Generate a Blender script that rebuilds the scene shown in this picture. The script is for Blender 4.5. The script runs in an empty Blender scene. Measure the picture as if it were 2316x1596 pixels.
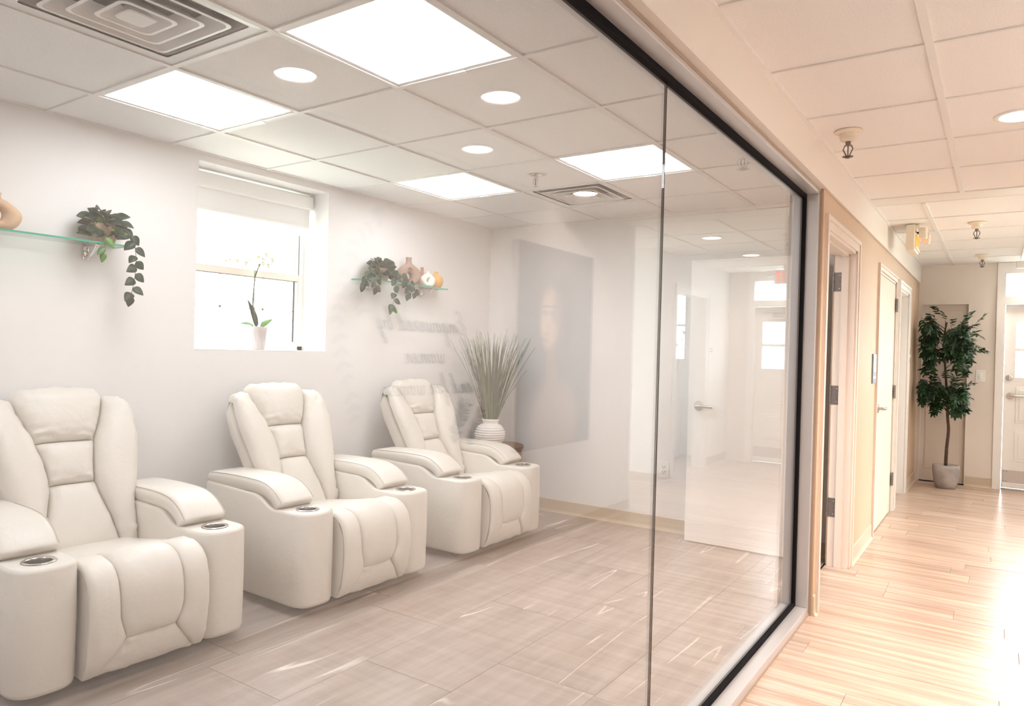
import bpy, bmesh, math, random
from mathutils import Vector, Matrix, noise

random.seed(7)
scene = bpy.context.scene
COL = scene.collection

# ------------------------------------------------------------------ camera
cam_data = bpy.data.cameras.new('camera')
cam = bpy.data.objects.new('camera', cam_data)
COL.objects.link(cam)
RIGHT = Vector((0.82645854, 0.56233339, 0.02733931))
FWD = Vector((-0.56245842, 0.82681770, -0.00360777))
UP = Vector((-0.02463340, -0.01239555, 0.99961970))
m = Matrix.Identity(4)
for r in range(3):
    m[r][0], m[r][1], m[r][2] = RIGHT[r], UP[r], -FWD[r]
m.translation = Vector((3.7285, -1.5449, 1.3183))
cam.matrix_world = m
cam_data.sensor_fit = 'HORIZONTAL'
cam_data.sensor_width = 36.0
cam_data.lens = 1623.44 / 2316.0 * 36.0
cam_data.clip_start = 0.02
cam_data.clip_end = 200
scene.camera = cam

# ------------------------------------------------------------------ world and exposure
world = bpy.data.worlds.new('sky')
scene.world = world
world.use_nodes = True
bg = world.node_tree.nodes['Background']
bg.inputs['Color'].default_value = (0.93, 0.97, 1.0, 1)
bg.inputs['Strength'].default_value = 20.0
vs = scene.view_settings
vs.view_transform = 'Standard'
vs.look = 'None'
vs.gamma = 1.0
vs.use_curve_mapping = False
vs.exposure = 0.25
PANEL_STRENGTH = 11.5
DOWNLIGHT_W = 34.0
cy = scene.cycles
cy.use_adaptive_sampling = True
cy.adaptive_threshold = 0.02
cy.max_bounces = 11
cy.diffuse_bounces = 5
cy.glossy_bounces = 6
cy.transmission_bounces = 8
cy.transparent_max_bounces = 24
cy.sample_clamp_indirect = 8.0
cy.caustics_reflective = False
cy.caustics_refractive = False

H = 2.3805          # ceiling height
T = 0.6096          # ceiling module
XG = 2.875          # glass plane
XW = 2.963          # corridor face of the partition wall
YB = 3.56           # back wall of the room
YF = 7.60           # end wall of the corridor
XR = 4.59           # right corridor wall
YN = -2.6           # wall behind the photographer


def portal(name, loc, direction, sx, sy):
    d = bpy.data.lights.new(name, 'AREA')
    d.shape = 'RECTANGLE'
    d.size, d.size_y = sx, sy
    d.cycles.is_portal = True
    o = bpy.data.objects.new(name, d)
    o.location = loc
    o.rotation_euler = Vector(direction).to_track_quat('-Z', 'Y').to_euler()
    COL.objects.link(o)


portal('daylight_portal', (-0.32, 1.245, 1.80), (1, 0, 0), 1.05, 1.1)
portal('daylight_portal', (4.17, YF + 0.16, 1.62), (0, -1, 0), 0.95, 1.5)
portal('daylight_portal', (7.16, 4.68, 1.3), (-1, 0, 0), 1.3, 2.2)
portal('daylight_portal', (5.98, 7.76, 1.72), (0, -1, 0), 1.1, 1.0)

# ------------------------------------------------------------------ materials
MATS = {}


def nodes_of(name):
    mt = bpy.data.materials.new(name)
    mt.use_nodes = True
    nt = mt.node_tree
    for n in list(nt.nodes):
        nt.nodes.remove(n)
    out = nt.nodes.new('ShaderNodeOutputMaterial')
    MATS[name] = mt
    return mt, nt, out


def P(name, col, rough=0.5, metal=0.0, spec=0.5, var=0.0, vscale=6.0, bump=0.0, bscale=80.0, objvar=0.0, coat=0.0, col2=None, emis=None, estr=0.0):
    """principled material with optional noise colour variation and fine relief"""
    mt, nt, out = nodes_of(name)
    b = nt.nodes.new('ShaderNodeBsdfPrincipled')
    nt.links.new(b.outputs[0], out.inputs[0])
    b.inputs['Base Color'].default_value = (*col, 1)
    b.inputs['Roughness'].default_value = rough
    b.inputs['Metallic'].default_value = metal
    b.inputs['Specular IOR Level'].default_value = spec
    b.inputs['Coat Weight'].default_value = coat
    if emis:
        b.inputs['Emission Color'].default_value = (*emis, 1)
        b.inputs['Emission Strength'].default_value = estr
    tc = nt.nodes.new('ShaderNodeTexCoord')
    last = None
    if var > 0 or col2:
        nz = nt.nodes.new('ShaderNodeTexNoise')
        nz.inputs['Scale'].default_value = vscale
        nz.inputs['Detail'].default_value = 5
        nt.links.new(tc.outputs['Object'], nz.inputs['Vector'])
        rp = nt.nodes.new('ShaderNodeValToRGB')
        c2 = col2 if col2 else tuple(c * (1 - var) for c in col)
        rp.color_ramp.elements[0].position = 0.3
        rp.color_ramp.elements[1].position = 0.7
        rp.color_ramp.elements[0].color = (*c2, 1)
        rp.color_ramp.elements[1].color = (*col, 1)
        nt.links.new(nz.outputs['Fac'], rp.inputs[0])
        last = rp.outputs[0]
    if objvar > 0:
        oi = nt.nodes.new('ShaderNodeObjectInfo')
        hs = nt.nodes.new('ShaderNodeHueSaturation')
        mr = nt.nodes.new('ShaderNodeMapRange')
        mr.inputs['To Min'].default_value = 1 - objvar
        mr.inputs['To Max'].default_value = 1 + objvar
        nt.links.new(oi.outputs['Random'], mr.inputs['Value'])
        nt.links.new(mr.outputs[0], hs.inputs['Value'])
        if last:
            nt.links.new(last, hs.inputs['Color'])
        else:
            hs.inputs['Color'].default_value = (*col, 1)
        last = hs.outputs[0]
    if last:
        nt.links.new(last, b.inputs['Base Color'])
    if bump > 0:
        nz2 = nt.nodes.new('ShaderNodeTexNoise')
        nz2.inputs['Scale'].default_value = bscale
        nz2.inputs['Detail'].default_value = 4
        nt.links.new(tc.outputs['Object'], nz2.inputs['Vector'])
        bp = nt.nodes.new('ShaderNodeBump')
        bp.inputs['Strength'].default_value = bump
        bp.inputs['Distance'].default_value = 0.01
        nt.links.new(nz2.outputs['Fac'], bp.inputs['Height'])
        nt.links.new(bp.outputs[0], b.inputs['Normal'])
    return mt


def EM(name, col, strength):
    mt, nt, out = nodes_of(name)
    e = nt.nodes.new('ShaderNodeEmission')
    e.inputs[0].default_value = (*col, 1)
    e.inputs[1].default_value = strength
    nt.links.new(e.outputs[0], out.inputs[0])
    return mt


def GLASS(name, tint, r0=0.045):
    """clear sheet glass: see-through, mirrors more at shallow angles (Schlick)"""
    mt, nt, out = nodes_of(name)
    lw = nt.nodes.new('ShaderNodeLayerWeight')
    pw = nt.nodes.new('ShaderNodeMath'); pw.operation = 'POWER'; pw.inputs[1].default_value = 5
    ml = nt.nodes.new('ShaderNodeMath'); ml.operation = 'MULTIPLY_ADD'
    ml.inputs[1].default_value = 1 - r0
    ml.inputs[2].default_value = r0
    tr = nt.nodes.new('ShaderNodeBsdfTransparent'); tr.inputs[0].default_value = (*tint, 1)
    gl = nt.nodes.new('ShaderNodeBsdfGlossy'); gl.inputs['Roughness'].default_value = 0.0
    mx = nt.nodes.new('ShaderNodeMixShader')
    nt.links.new(lw.outputs['Facing'], pw.inputs[0])
    nt.links.new(pw.outputs[0], ml.inputs[0])
    nt.links.new(ml.outputs[0], mx.inputs[0])
    nt.links.new(tr.outputs[0], mx.inputs[1])
    nt.links.new(gl.outputs[0], mx.inputs[2])
    nt.links.new(mx.outputs[0], out.inputs[0])
    return mt


WALL = P('room_wall_paint', (0.825, 0.805, 0.795), 0.75, spec=0.25, bump=0.03, bscale=220)
WALLC = P('corridor_tan_paint', (0.60, 0.445, 0.32), 0.6, spec=0.3, bump=0.03, bscale=220)
WALLF = P('corridor_pale_paint', (0.80, 0.735, 0.675), 0.65, spec=0.3, bump=0.03, bscale=220)
WALLR = P('corridor_white_paint', (0.86, 0.84, 0.81), 0.65, spec=0.3, bump=0.03, bscale=220)
TRIM = P('trim_cream_paint', (0.73, 0.645, 0.575), 0.55, spec=0.35)
TRIMW = P('trim_white_paint', (0.86, 0.84, 0.82), 0.4)
BASE = P('baseboard_vinyl', (0.60, 0.50, 0.385), 0.5)
ALU = P('brushed_aluminium', (0.62, 0.60, 0.60), 0.38, metal=0.55, bump=0.02, bscale=300)
BRONZE = P('bronze_edge', (0.42, 0.33, 0.26), 0.5, metal=0.2)
GASKET = P('black_gasket', (0.010, 0.009, 0.010), 0.85, spec=0.08)
PANE = GLASS('partition_glass', (0.985, 0.99, 0.99), 0.092)
WPANE = GLASS('window_glass', (0.97, 0.985, 0.98), 0.045)
SHELFG = GLASS('shelf_glass', (0.90, 0.97, 0.94), 0.045)
SHELFE = P('shelf_glass_edge', (0.03, 0.36, 0.24), 0.2)
CHROME = P('chrome', (0.75, 0.73, 0.72), 0.12, metal=1.0)
STEEL = P('satin_steel', (0.55, 0.52, 0.49), 0.28, metal=1.0)
CUPM = P('cup_steel', (0.30, 0.285, 0.27), 0.22, metal=1.0)
HINGE = P('hinge_steel', (0.20, 0.175, 0.165), 0.42, metal=0.5)
PLASTW = P('white_plastic', (0.85, 0.84, 0.82), 0.4)
PLASTC = P('cream_plastic', (0.80, 0.72, 0.60), 0.45)
DARK = P('dark_gap', (0.03, 0.028, 0.027), 0.7)
LEATHER = P('ivory_leather', (0.71, 0.665, 0.605), 0.40, spec=0.45, var=0.03, vscale=9, bump=0.16, bscale=42)
SEAM = P('seam_thread', (0.50, 0.45, 0.38), 0.7)
GRIDM = P('grid_white', (0.82, 0.80, 0.78), 0.5)
VENTM = P('vent_white', (0.80, 0.79, 0.78), 0.4)
VENTD = P('duct_grey', (0.22, 0.21, 0.21), 0.6)
PANEL = EM('led_panel', (0.97, 0.98, 1.0), PANEL_STRENGTH)
LENS = EM('downlight_lens', (1.0, 0.90, 0.78), 16.0)
WOOD = P('walnut', (0.26, 0.14, 0.085), 0.45, col2=(0.18, 0.095, 0.06), vscale=12)
POTTAN = P('woven_jute', (0.52, 0.35, 0.25), 0.85, var=0.35, vscale=120, bump=0.6, bscale=160)
SOIL = P('soil', (0.09, 0.06, 0.045), 0.95, bump=0.8, bscale=90)
CERW = P('white_ceramic', (0.84, 0.81, 0.78), 0.5, bump=0.05, bscale=120)
CERTAN = P('tan_ceramic', (0.60, 0.40, 0.25), 0.65, bump=0.08, bscale=150)
CERBR = P('brown_ceramic', (0.34, 0.225, 0.17), 0.7, bump=0.08, bscale=150)
CERTC = P('terracotta_ceramic', (0.42, 0.20, 0.11), 0.7, bump=0.08, bscale=150)
CEROR = P('ochre_ceramic', (0.74, 0.41, 0.11), 0.6, bump=0.06, bscale=150)
CEROFF = P('chalk_ceramic', (0.86, 0.80, 0.74), 0.6, bump=0.06, bscale=150)
CONC = P('concrete_pot', (0.50, 0.46, 0.44), 0.85, col2=(0.33, 0.30, 0.29), vscale=9, bump=0.7, bscale=14)
LEAFD = P('leaf_dark', (0.009, 0.034, 0.014), 0.45, spec=0.35, var=0.3, vscale=25, objvar=0.35)
LEAFG = P('leaf_green', (0.075, 0.20, 0.022), 0.45, var=0.25, vscale=25, objvar=0.3)
LEAFT = P('leaf_tree', (0.016, 0.060, 0.016), 0.5, var=0.4, vscale=16, objvar=0.45)
LEAFO = P('leaf_orchid', (0.10, 0.26, 0.03), 0.4, var=0.2, vscale=25)
GRASSA = P('blade_green', (0.022, 0.065, 0.018), 0.55, spec=0.3, objvar=0.5)
GRASSB = P('blade_pale', (0.13, 0.165, 0.06), 0.55, spec=0.3, objvar=0.4)
STEMM = P('stem_green', (0.10, 0.15, 0.05), 0.6)
STEMD = P('stem_dark', (0.045, 0.06, 0.03), 0.6)
BARK = P('bark', (0.13, 0.085, 0.06), 0.9, var=0.5, vscale=30, bump=0.8, bscale=60)
PETAL = P('white_petal', (0.86, 0.85, 0.80), 0.5)
PETALP = P('pink_petal', (0.65, 0.10, 0.24), 0.5)
PETALY = P('yellow_centre', (0.55, 0.55, 0.06), 0.5)
RED = P('exit_red', (0.75, 0.06, 0.02), 0.5, emis=(1.0, 0.13, 0.03), estr=1.0)
AMBER = P('amber_lens', (0.8, 0.30, 0.04), 0.4, emis=(1.0, 0.24, 0.02), estr=0.8)
INK = P('lettering_ink', (0.05, 0.045, 0.045), 0.6)
DECAL = P('decal_grey', (0.60, 0.59, 0.58), 0.7)
DECALD = P('decal_dark', (0.10, 0.095, 0.095), 0.7)
SIGNB = P('sign_blue_grey', (0.20, 0.24, 0.31), 0.45)
SIGNW = P('sign_white', (0.80, 0.80, 0.82), 0.45)
BLACKP = P('black_plastic', (0.02, 0.02, 0.022), 0.45)
SHADE = P('roller_shade', (0.86, 0.85, 0.84), 0.8)
LAWN = P('lawn', (0.42, 0.43, 0.38), 0.9, col2=(0.30, 0.34, 0.26), vscale=0.6)
LAMPIN = P('lamp_lens', (0.85, 0.80, 0.72), 0.25)


def ceiling_mat(name, col, dots):
    mt, nt, out = nodes_of(name)
    b = nt.nodes.new('ShaderNodeBsdfPrincipled')
    nt.links.new(b.outputs[0], out.inputs[0])
    b.inputs['Roughness'].default_value = 0.9
    b.inputs['Specular IOR Level'].default_value = 0.15
    tc = nt.nodes.new('ShaderNodeTexCoord')
    nz = nt.nodes.new('ShaderNodeTexNoise'); nz.inputs['Scale'].default_value = 170; nz.inputs['Detail'].default_value = 3
    vo = nt.nodes.new('ShaderNodeTexVoronoi'); vo.inputs['Scale'].default_value = 55
    nt.links.new(tc.outputs['Object'], nz.inputs['Vector'])
    nt.links.new(tc.outputs['Object'], vo.inputs['Vector'])
    rp = nt.nodes.new('ShaderNodeValToRGB')
    rp.color_ramp.elements[0].position = 0.30
    rp.color_ramp.elements[1].position = 0.56
    rp.color_ramp.elements[0].color = (*[c * (1 - dots) for c in col], 1)
    rp.color_ramp.elements[1].color = (*col, 1)
    nt.links.new(nz.outputs['Fac'], rp.inputs[0])
    pit = nt.nodes.new('ShaderNodeValToRGB')
    pit.color_ramp.elements[0].position = 0.03
    pit.color_ramp.elements[1].position = 0.09
    pit.color_ramp.elements[0].color = (0.45, 0.43, 0.41, 1)
    pit.color_ramp.elements[1].color = (1, 1, 1, 1)
    nt.links.new(vo.outputs['Distance'], pit.inputs[0])
    mul = nt.nodes.new('ShaderNodeMix'); mul.data_type = 'RGBA'; mul.blend_type = 'MULTIPLY'; mul.inputs['Factor'].default_value = 0.5
    nt.links.new(rp.outputs[0], mul.inputs[6]); nt.links.new(pit.outputs[0], mul.inputs[7])
    nt.links.new(mul.outputs[2], b.inputs['Base Color'])
    bp = nt.nodes.new('ShaderNodeBump'); bp.inputs['Strength'].default_value = 0.25; bp.inputs['Distance'].default_value = 0.004
    nt.links.new(nz.outputs['Fac'], bp.inputs['Height']); nt.links.new(bp.outputs[0], b.inputs['Normal'])
    return mt


TILE = ceiling_mat('ceiling_tile_white', (0.86, 0.85, 0.845), 0.10)
TILEC = ceiling_mat('ceiling_tile_cream', (0.885, 0.86, 0.845), 0.07)


def streak_mat(name, cols, stretch, rough, scale=1.0, vein=None, spec=0.5, objvar=0.08):
    """planks: grain streaks along one axis, each board its own tone; optional pale veins"""
    mt, nt, out = nodes_of(name)
    b = nt.nodes.new('ShaderNodeBsdfPrincipled')
    nt.links.new(b.outputs[0], out.inputs[0])
    b.inputs['Roughness'].default_value = rough
    b.inputs['Specular IOR Level'].default_value = spec
    tc = nt.nodes.new('ShaderNodeTexCoord')
    oi = nt.nodes.new('ShaderNodeObjectInfo')
    cmb = nt.nodes.new('ShaderNodeCombineXYZ')
    mm = nt.nodes.new('ShaderNodeMath'); mm.operation = 'MULTIPLY'; mm.inputs[1].default_value = 37.0
    nt.links.new(oi.outputs['Random'], mm.inputs[0])
    nt.links.new(mm.outputs[0], cmb.inputs[0]); nt.links.new(mm.outputs[0], cmb.inputs[1]); nt.links.new(mm.outputs[0], cmb.inputs[2])
    add = nt.nodes.new('ShaderNodeVectorMath'); add.operation = 'ADD'
    nt.links.new(tc.outputs['Object'], add.inputs[0]); nt.links.new(cmb.outputs[0], add.inputs[1])
    mp = nt.nodes.new('ShaderNodeMapping'); mp.inputs['Scale'].default_value = stretch
    nt.links.new(add.outputs[0], mp.inputs['Vector'])
    nz = nt.nodes.new('ShaderNodeTexNoise'); nz.inputs['Scale'].default_value = scale; nz.inputs['Detail'].default_value = 7
    nz.inputs['Roughness'].default_value = 0.62
    nt.links.new(mp.outputs[0], nz.inputs['Vector'])
    rp = nt.nodes.new('ShaderNodeValToRGB')
    el = rp.color_ramp.elements
    el[0].position = 0.30; el[0].color = (*cols[0], 1)
    el[1].position = 0.68; el[1].color = (*cols[-1], 1)
    if len(cols) == 3:
        e = el.new(0.5); e.color = (*cols[1], 1)
    nt.links.new(nz.outputs['Fac'], rp.inputs[0])
    hs = nt.nodes.new('ShaderNodeHueSaturation')
    mr = nt.nodes.new('ShaderNodeMapRange'); mr.inputs['To Min'].default_value = 1 - objvar; mr.inputs['To Max'].default_value = 1 + objvar
    nt.links.new(oi.outputs['Random'], mr.inputs['Value']); nt.links.new(mr.outputs[0], hs.inputs['Value'])
    nt.links.new(rp.outputs[0], hs.inputs['Color'])
    last = hs.outputs[0]
    if vein:
        mp2 = nt.nodes.new('ShaderNodeMapping'); mp2.inputs['Scale'].default_value = vein[1]
        mp2.inputs['Rotation'].default_value = (0, 0, vein[2])
        nt.links.new(add.outputs[0], mp2.inputs['Vector'])
        vn = nt.nodes.new('ShaderNodeTexNoise'); vn.inputs['Scale'].default_value = 1.0; vn.inputs['Detail'].default_value = 1.5
        nt.links.new(mp2.outputs[0], vn.inputs['Vector'])
        sb = nt.nodes.new('ShaderNodeMath'); sb.operation = 'SUBTRACT'; sb.inputs[1].default_value = 0.5
        ab = nt.nodes.new('ShaderNodeMath'); ab.operation = 'ABSOLUTE'
        nt.links.new(vn.outputs['Fac'], sb.inputs[0]); nt.links.new(sb.outputs[0], ab.inputs[0])
        vr = nt.nodes.new('ShaderNodeValToRGB')
        vr.color_ramp.elements[0].position = 0.0; vr.color_ramp.elements[0].color = (1, 1, 1, 1)
        vr.color_ramp.elements[1].position = 0.008; vr.color_ramp.elements[1].color = (0, 0, 0, 1)
        nt.links.new(ab.outputs[0], vr.inputs[0])
        mk = nt.nodes.new('ShaderNodeTexNoise'); mk.inputs['Scale'].default_value = 2.6; mk.inputs['Detail'].default_value = 1
        nt.links.new(add.outputs[0], mk.inputs['Vector'])
        mkr = nt.nodes.new('ShaderNodeValToRGB')
        mkr.color_ramp.elements[0].position = 0.50; mkr.color_ramp.elements[1].position = 0.60
        nt.links.new(mk.outputs['Fac'], mkr.inputs[0])
        fm = nt.nodes.new('ShaderNodeMath'); fm.operation = 'MULTIPLY'
        nt.links.new(vr.outputs[0], fm.inputs[0]); nt.links.new(mkr.outputs[0], fm.inputs[1])
        fm2 = nt.nodes.new('ShaderNodeMath'); fm2.operation = 'MULTIPLY'; fm2.inputs[1].default_value = 0.75
        nt.links.new(fm.outputs[0], fm2.inputs[0])
        mx = nt.nodes.new('ShaderNodeMix'); mx.data_type = 'RGBA'
        nt.links.new(fm2.outputs[0], mx.inputs['Factor']); nt.links.new(last, mx.inputs[6]); mx.inputs[7].default_value = (*vein[0], 1)
        last = mx.outputs[2]
    nt.links.new(last, b.inputs['Base Color'])
    bp = nt.nodes.new('ShaderNodeBump'); bp.inputs['Strength'].default_value = 0.06; bp.inputs['Distance'].default_value = 0.002
    nt.links.new(nz.outputs['Fac'], bp.inputs['Height']); nt.links.new(bp.outputs[0], b.inputs['Normal'])
    return mt


ROOMFLOOR = streak_mat('room_floor_vinyl', [(0.285, 0.245, 0.222), (0.345, 0.30, 0.275), (0.40, 0.352, 0.326)], (9, 1.0, 4), 0.36, 1.6,
                       vein=((0.85, 0.80, 0.74), (5.5, 0.42, 1.0), 0.22), spec=0.35, objvar=0.035)
OAK = streak_mat('corridor_oak_vinyl', [(0.38, 0.265, 0.20), (0.53, 0.40, 0.32), (0.65, 0.52, 0.43)], (0.9, 17, 4), 0.27, 1.5, spec=0.5, objvar=0.10)
JOINT = P('floor_joint', (0.16, 0.12, 0.095), 0.8)


# ------------------------------------------------------------------ mesh helpers
class MB:
    def __init__(self):
        self.v, self.f = [], []

    def add(self, verts, faces):
        o = len(self.v)
        self.v += [tuple(p) for p in verts]
        self.f += [tuple(i + o for i in f) for f in faces]
        return self

    def box(self, x0, x1, y0, y1, z0, z1, c=0.0):
        if c <= 0:
            v = [(x, y, z) for x in (x0, x1) for y in (y0, y1) for z in (z0, z1)]
            f = [(0, 1, 3, 2), (4, 6, 7, 5), (0, 4, 5, 1), (2, 3, 7, 6), (0, 2, 6, 4), (1, 5, 7, 3)]
            return self.add(v, f)
        bm = bmesh.new()
        bmesh.ops.create_cube(bm, size=1.0)
        for q in bm.verts:
            q.co = Vector(((x0 + x1) / 2 + q.co.x * (x1 - x0), (y0 + y1) / 2 + q.co.y * (y1 - y0), (z0 + z1) / 2 + q.co.z * (z1 - z0)))
        bmesh.ops.bevel(bm, geom=bm.edges[:], offset=c, segments=2, affect='EDGES', profile=0.5)
        bm.verts.index_update()
        self.add([q.co[:] for q in bm.verts], [[q.index for q in f.verts] for f in bm.faces])
        bm.free()
        return self

    def loft(self, rings, cap0=True, cap1=True, closed=True):
        n = len(rings[0])
        v = [p for r in rings for p in r]
        f = []
        for k in range(len(rings) - 1):
            for i in range(n if closed else n - 1):
                j = (i + 1) % n
                f.append((k * n + i, k * n + j, (k + 1) * n + j, (k + 1) * n + i))
        if cap0:
            f.append(tuple(reversed(range(n))))
        if cap1:
            f.append(tuple((len(rings) - 1) * n + i for i in range(n)))
        return self.add(v, f)

    def lathe(self, prof, n=24, cx=0, cy=0, cz=0, cap0=True, cap1=True, ripple=None):
        rings = []
        for r, z in prof:
            rings.append([(cx + (r + (ripple(a, z) if ripple else 0)) * math.cos(a), cy + (r + (ripple(a, z) if ripple else 0)) * math.sin(a), cz + z)
                          for a in (2 * math.pi * i / n for i in range(n))])
        return self.loft(rings, cap0, cap1)

    def tube(self, pts, rad, n=8, cap=True):
        pts = [Vector(p) for p in pts]
        rings = []
        up = Vector((0.13, 0.31, 0.94)).normalized()
        for k, p in enumerate(pts):
            t = (pts[min(k + 1, len(pts) - 1)] - pts[max(k - 1, 0)])
            if t.length < 1e-9:
                t = Vector((0, 0, 1))
            t.normalize()
            a = t.cross(up)
            if a.length < 1e-3:
                a = t.cross(Vector((1, 0, 0)))
            a.normalize()
            b = t.cross(a)
            r = rad[k] if isinstance(rad, (list, tuple)) else rad
            rings.append([tuple(p + a * (r * math.cos(2 * math.pi * i / n)) + b * (r * math.sin(2 * math.pi * i / n))) for i in range(n)])
        return self.loft(rings, cap, cap)

    def mesh(self, name, mat, smooth=False):
        me = bpy.data.meshes.new(name)
        me.from_pydata(self.v, [], self.f)
        bm = bmesh.new()
        bm.from_mesh(me)
        bmesh.ops.recalc_face_normals(bm, faces=bm.faces[:])
        bm.to_mesh(me)
        bm.free()
        for mt in (mat if isinstance(mat, (list, tuple)) else [mat]):
            me.materials.append(mt)
        if smooth:
            for p in me.polygons:
                p.use_smooth = True
        return me

    def build(self, name, mat, parent=None, smooth=False, sharp=None):
        me = self.mesh(name, mat, smooth)
        if smooth and sharp:
            me.set_sharp_from_angle(angle=math.radians(sharp))
        return link(name, me, parent)


def link(name, me, parent=None, loc=None, rot=None, scale=None):
    o = bpy.data.objects.new(name, me)
    COL.objects.link(o)
    if parent is not None:
        o.parent = parent
    if loc is not None:
        o.location = loc
    if rot is not None:
        o.rotation_euler = rot
    if scale is not None:
        o.scale = scale
    return o


def tag(o, label=None, cat=None, group=None, kind=None):
    if label:
        o['label'] = label
    if cat:
        o['category'] = cat
    if group:
        o['group'] = group
    if kind:
        o['kind'] = kind
    return o


def thing(name, label, cat, loc=(0, 0, 0), rotz=0.0, group=None):
    o = bpy.data.objects.new(name, None)
    o.empty_display_size = 0.1
    COL.objects.link(o)
    o.location = loc
    o.rotation_euler = (0, 0, rotz)
    return tag(o, label, cat, group)


def struct(name, label=None):
    o = bpy.data.objects.new(name, None)
    o.empty_display_size = 0.1
    COL.objects.link(o)
    return tag(o, label, None, None, 'structure')


def sbox(name, boxes, mat, label=None, c=0.0):
    mb = MB()
    for b in boxes:
        mb.box(*b, c=c)
    o = mb.build(name, mat)
    return tag(o, label, None, None, 'structure')


def copy_tree(o, parent=None):
    c = o.copy()
    COL.objects.link(c)
    if parent is not None:
        c.parent = parent
    for ch in list(o.children):
        copy_tree(ch, c)
    return c


def catmull(pts, per=6):
    pts = [Vector(p) for p in pts]
    out = []
    for i in range(len(pts) - 1):
        p0, p1, p2, p3 = pts[max(i - 1, 0)], pts[i], pts[i + 1], pts[min(i + 2, len(pts) - 1)]
        for k in range(per):
            t = k / per
            out.append(0.5 * ((2 * p1) + (p2 - p0) * t + (2 * p0 - 5 * p1 + 4 * p2 - p3) * t * t + (3 * p1 - p0 - 3 * p2 + p3) * t ** 3))
    out.append(pts[-1])
    return out


def smooth01(t):
    t = max(0.0, min(1.0, t))
    return t * t * (3 - 2 * t)


# ================================================================== STRUCTURE
# ---- floors
fl = sbox('floor', [(-0.02, 2.90, YN, YB + 0.02, -0.10, -0.006)], JOINT, 'grey taupe veined vinyl floor of the lounge')
tile_meshes = {}


def slab_mesh(key, w, l, h, mat, c=0.0012):
    if key not in tile_meshes:
        tile_meshes[key] = MB().box(-w / 2, w / 2, -l / 2, l / 2, -h, 0, c=c).mesh(key[0], mat)
    return tile_meshes[key]


def pave(parent, name, mat, x0, x1, y0, y1, w, l, xs, offs, along='y', gap=0.0016):
    """rows of slabs, cut at the edges; w across, l along"""
    k = math.floor((x0 - xs) / w)
    a = xs + k * w
    while a < x1 - 1e-4:
        p0, p1 = max(a, x0), min(a + w, x1)
        off = offs(round((a - xs) / w))
        q = off + math.floor((y0 - off) / l) * l
        while q < y1 - 1e-4:
            q0, q1 = max(q, y0), min(q + l, y1)
            if p1 - p0 > 0.012 and q1 - q0 > 0.012:
                sw, sl = round(p1 - p0 - gap, 4), round(q1 - q0 - gap, 4)
                if along == 'y':
                    me = slab_mesh((name, sw, sl), sw, sl, 0.006, mat)
                    link(name, me, parent, ((p0 + p1) / 2, (q0 + q1) / 2, 0))
                else:
                    me = slab_mesh((name, sl, sw), sl, sw, 0.006, mat)
                    link(name, me, parent, ((q0 + q1) / 2, (p0 + p1) / 2, 0))
            q += l
        a += w


rt = random.Random(3)
offsets = {0: 0.185, 1: 0.62, 2: 0.936}
pave(fl, 'floor_tile', ROOMFLOOR, 0.0, 2.82, YN, YB, 0.457, 0.914, 1.10, lambda k: offsets.get(k, rt.random() * 0.9))
fc = sbox('floor', [(2.82, 7.2, YN, YF + 0.16, -0.10, -0.006)], JOINT, 'pale oak plank floor of the corridor')
rp_ = random.Random(11)
offs2 = {}
pave(fc, 'plank', OAK, YN, 4.03, 2.83, XR, 0.155, 1.22, 2.333, lambda k: rp_.random() * 1.22 + 2, along='x', gap=0.0012)
pave(fc, 'plank', OAK, 4.03, YF, 2.83, 4.90, 0.155, 1.22, 2.333, lambda k: rp_.random() * 1.22 + 2, along='x', gap=0.0012)
sbox('floor', [(4.90, 7.1, 4.03, YF - 0.005, -0.006, 0.0)], OAK, 'oak floor of the side lobby seen only in reflection')

# ---- room walls
wy0, wy1, wz0, wz1, wd = 0.775, 1.715, 1.275, 2.335, 0.25   # window opening
sbox('wall_left', [(-0.30, 0, YN, wy0, 0, H + 0.1), (-0.30, 0, wy1, YB + 0.12, 0, H + 0.1),
                   (-0.30, 0, wy0, wy1, 0, wz0), (-0.30, 0, wy0, wy1, wz1, H + 0.1)], WALL, 'white lounge wall with the window')
sbox('wall_back', [(-0.0, 2.83, YB, YB + 0.12, 0, H + 0.1)], WALL, 'white end wall of the lounge behind the open door')
sbox('wall_rear', [(-0.3, 7.2, YN - 0.12, YN, 0, H + 0.1)], WALLR, 'wall behind the photographer')
FY0 = 2.378
# corridor partition: above glass, strip, above doors
d1a, d1b = 2.502, 3.415      # door 1 opening
d2a, d2b = 4.43, 5.50
d3a, d3b = 5.78, 6.56
DT = 2.0
sbox('wall_partition', [(2.83, XW, FY0, d1a, 0, 2.185), (2.83, XW, d1b, d2a, 0, 2.185), (2.83, XW, d2b, d3a, 0, 2.185),
                        (2.83, XW, d3b, YF, 0, 2.185), (2.83, XW, d1a, d1b, DT, 2.185), (2.83, XW, d2a, d2b, DT, 2.185),
                        (2.83, XW, d3a, d3b, DT, 2.185), (2.83, 2.935, YN, YF, 2.185, H + 0.1)], WALLC, 'tan corridor wall with doors beyond the glass')
sbox('trim_1', [(2.83, XW + 0.014, YN, YF, 2.188, H)], P('fascia_paint', (0.85, 0.79, 0.73), 0.4), 'cream fascia band above the glass and doors')
sbox('wall_far', [(2.83, 3.0, YF, YF + 0.14, 0, H + 0.1), (3.0, 3.44, YF, YF + 0.14, 1.955, H + 0.1), (3.44, 3.685, YF, YF + 0.14, 0, H + 0.1),
                  (3.685, 4.66, YF, YF + 0.14, 2.345, H + 0.1), (4.66, 4.92, YF, YF + 0.14, 0, H + 0.1)], WALLF, 'pale end wall of the corridor')
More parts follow.
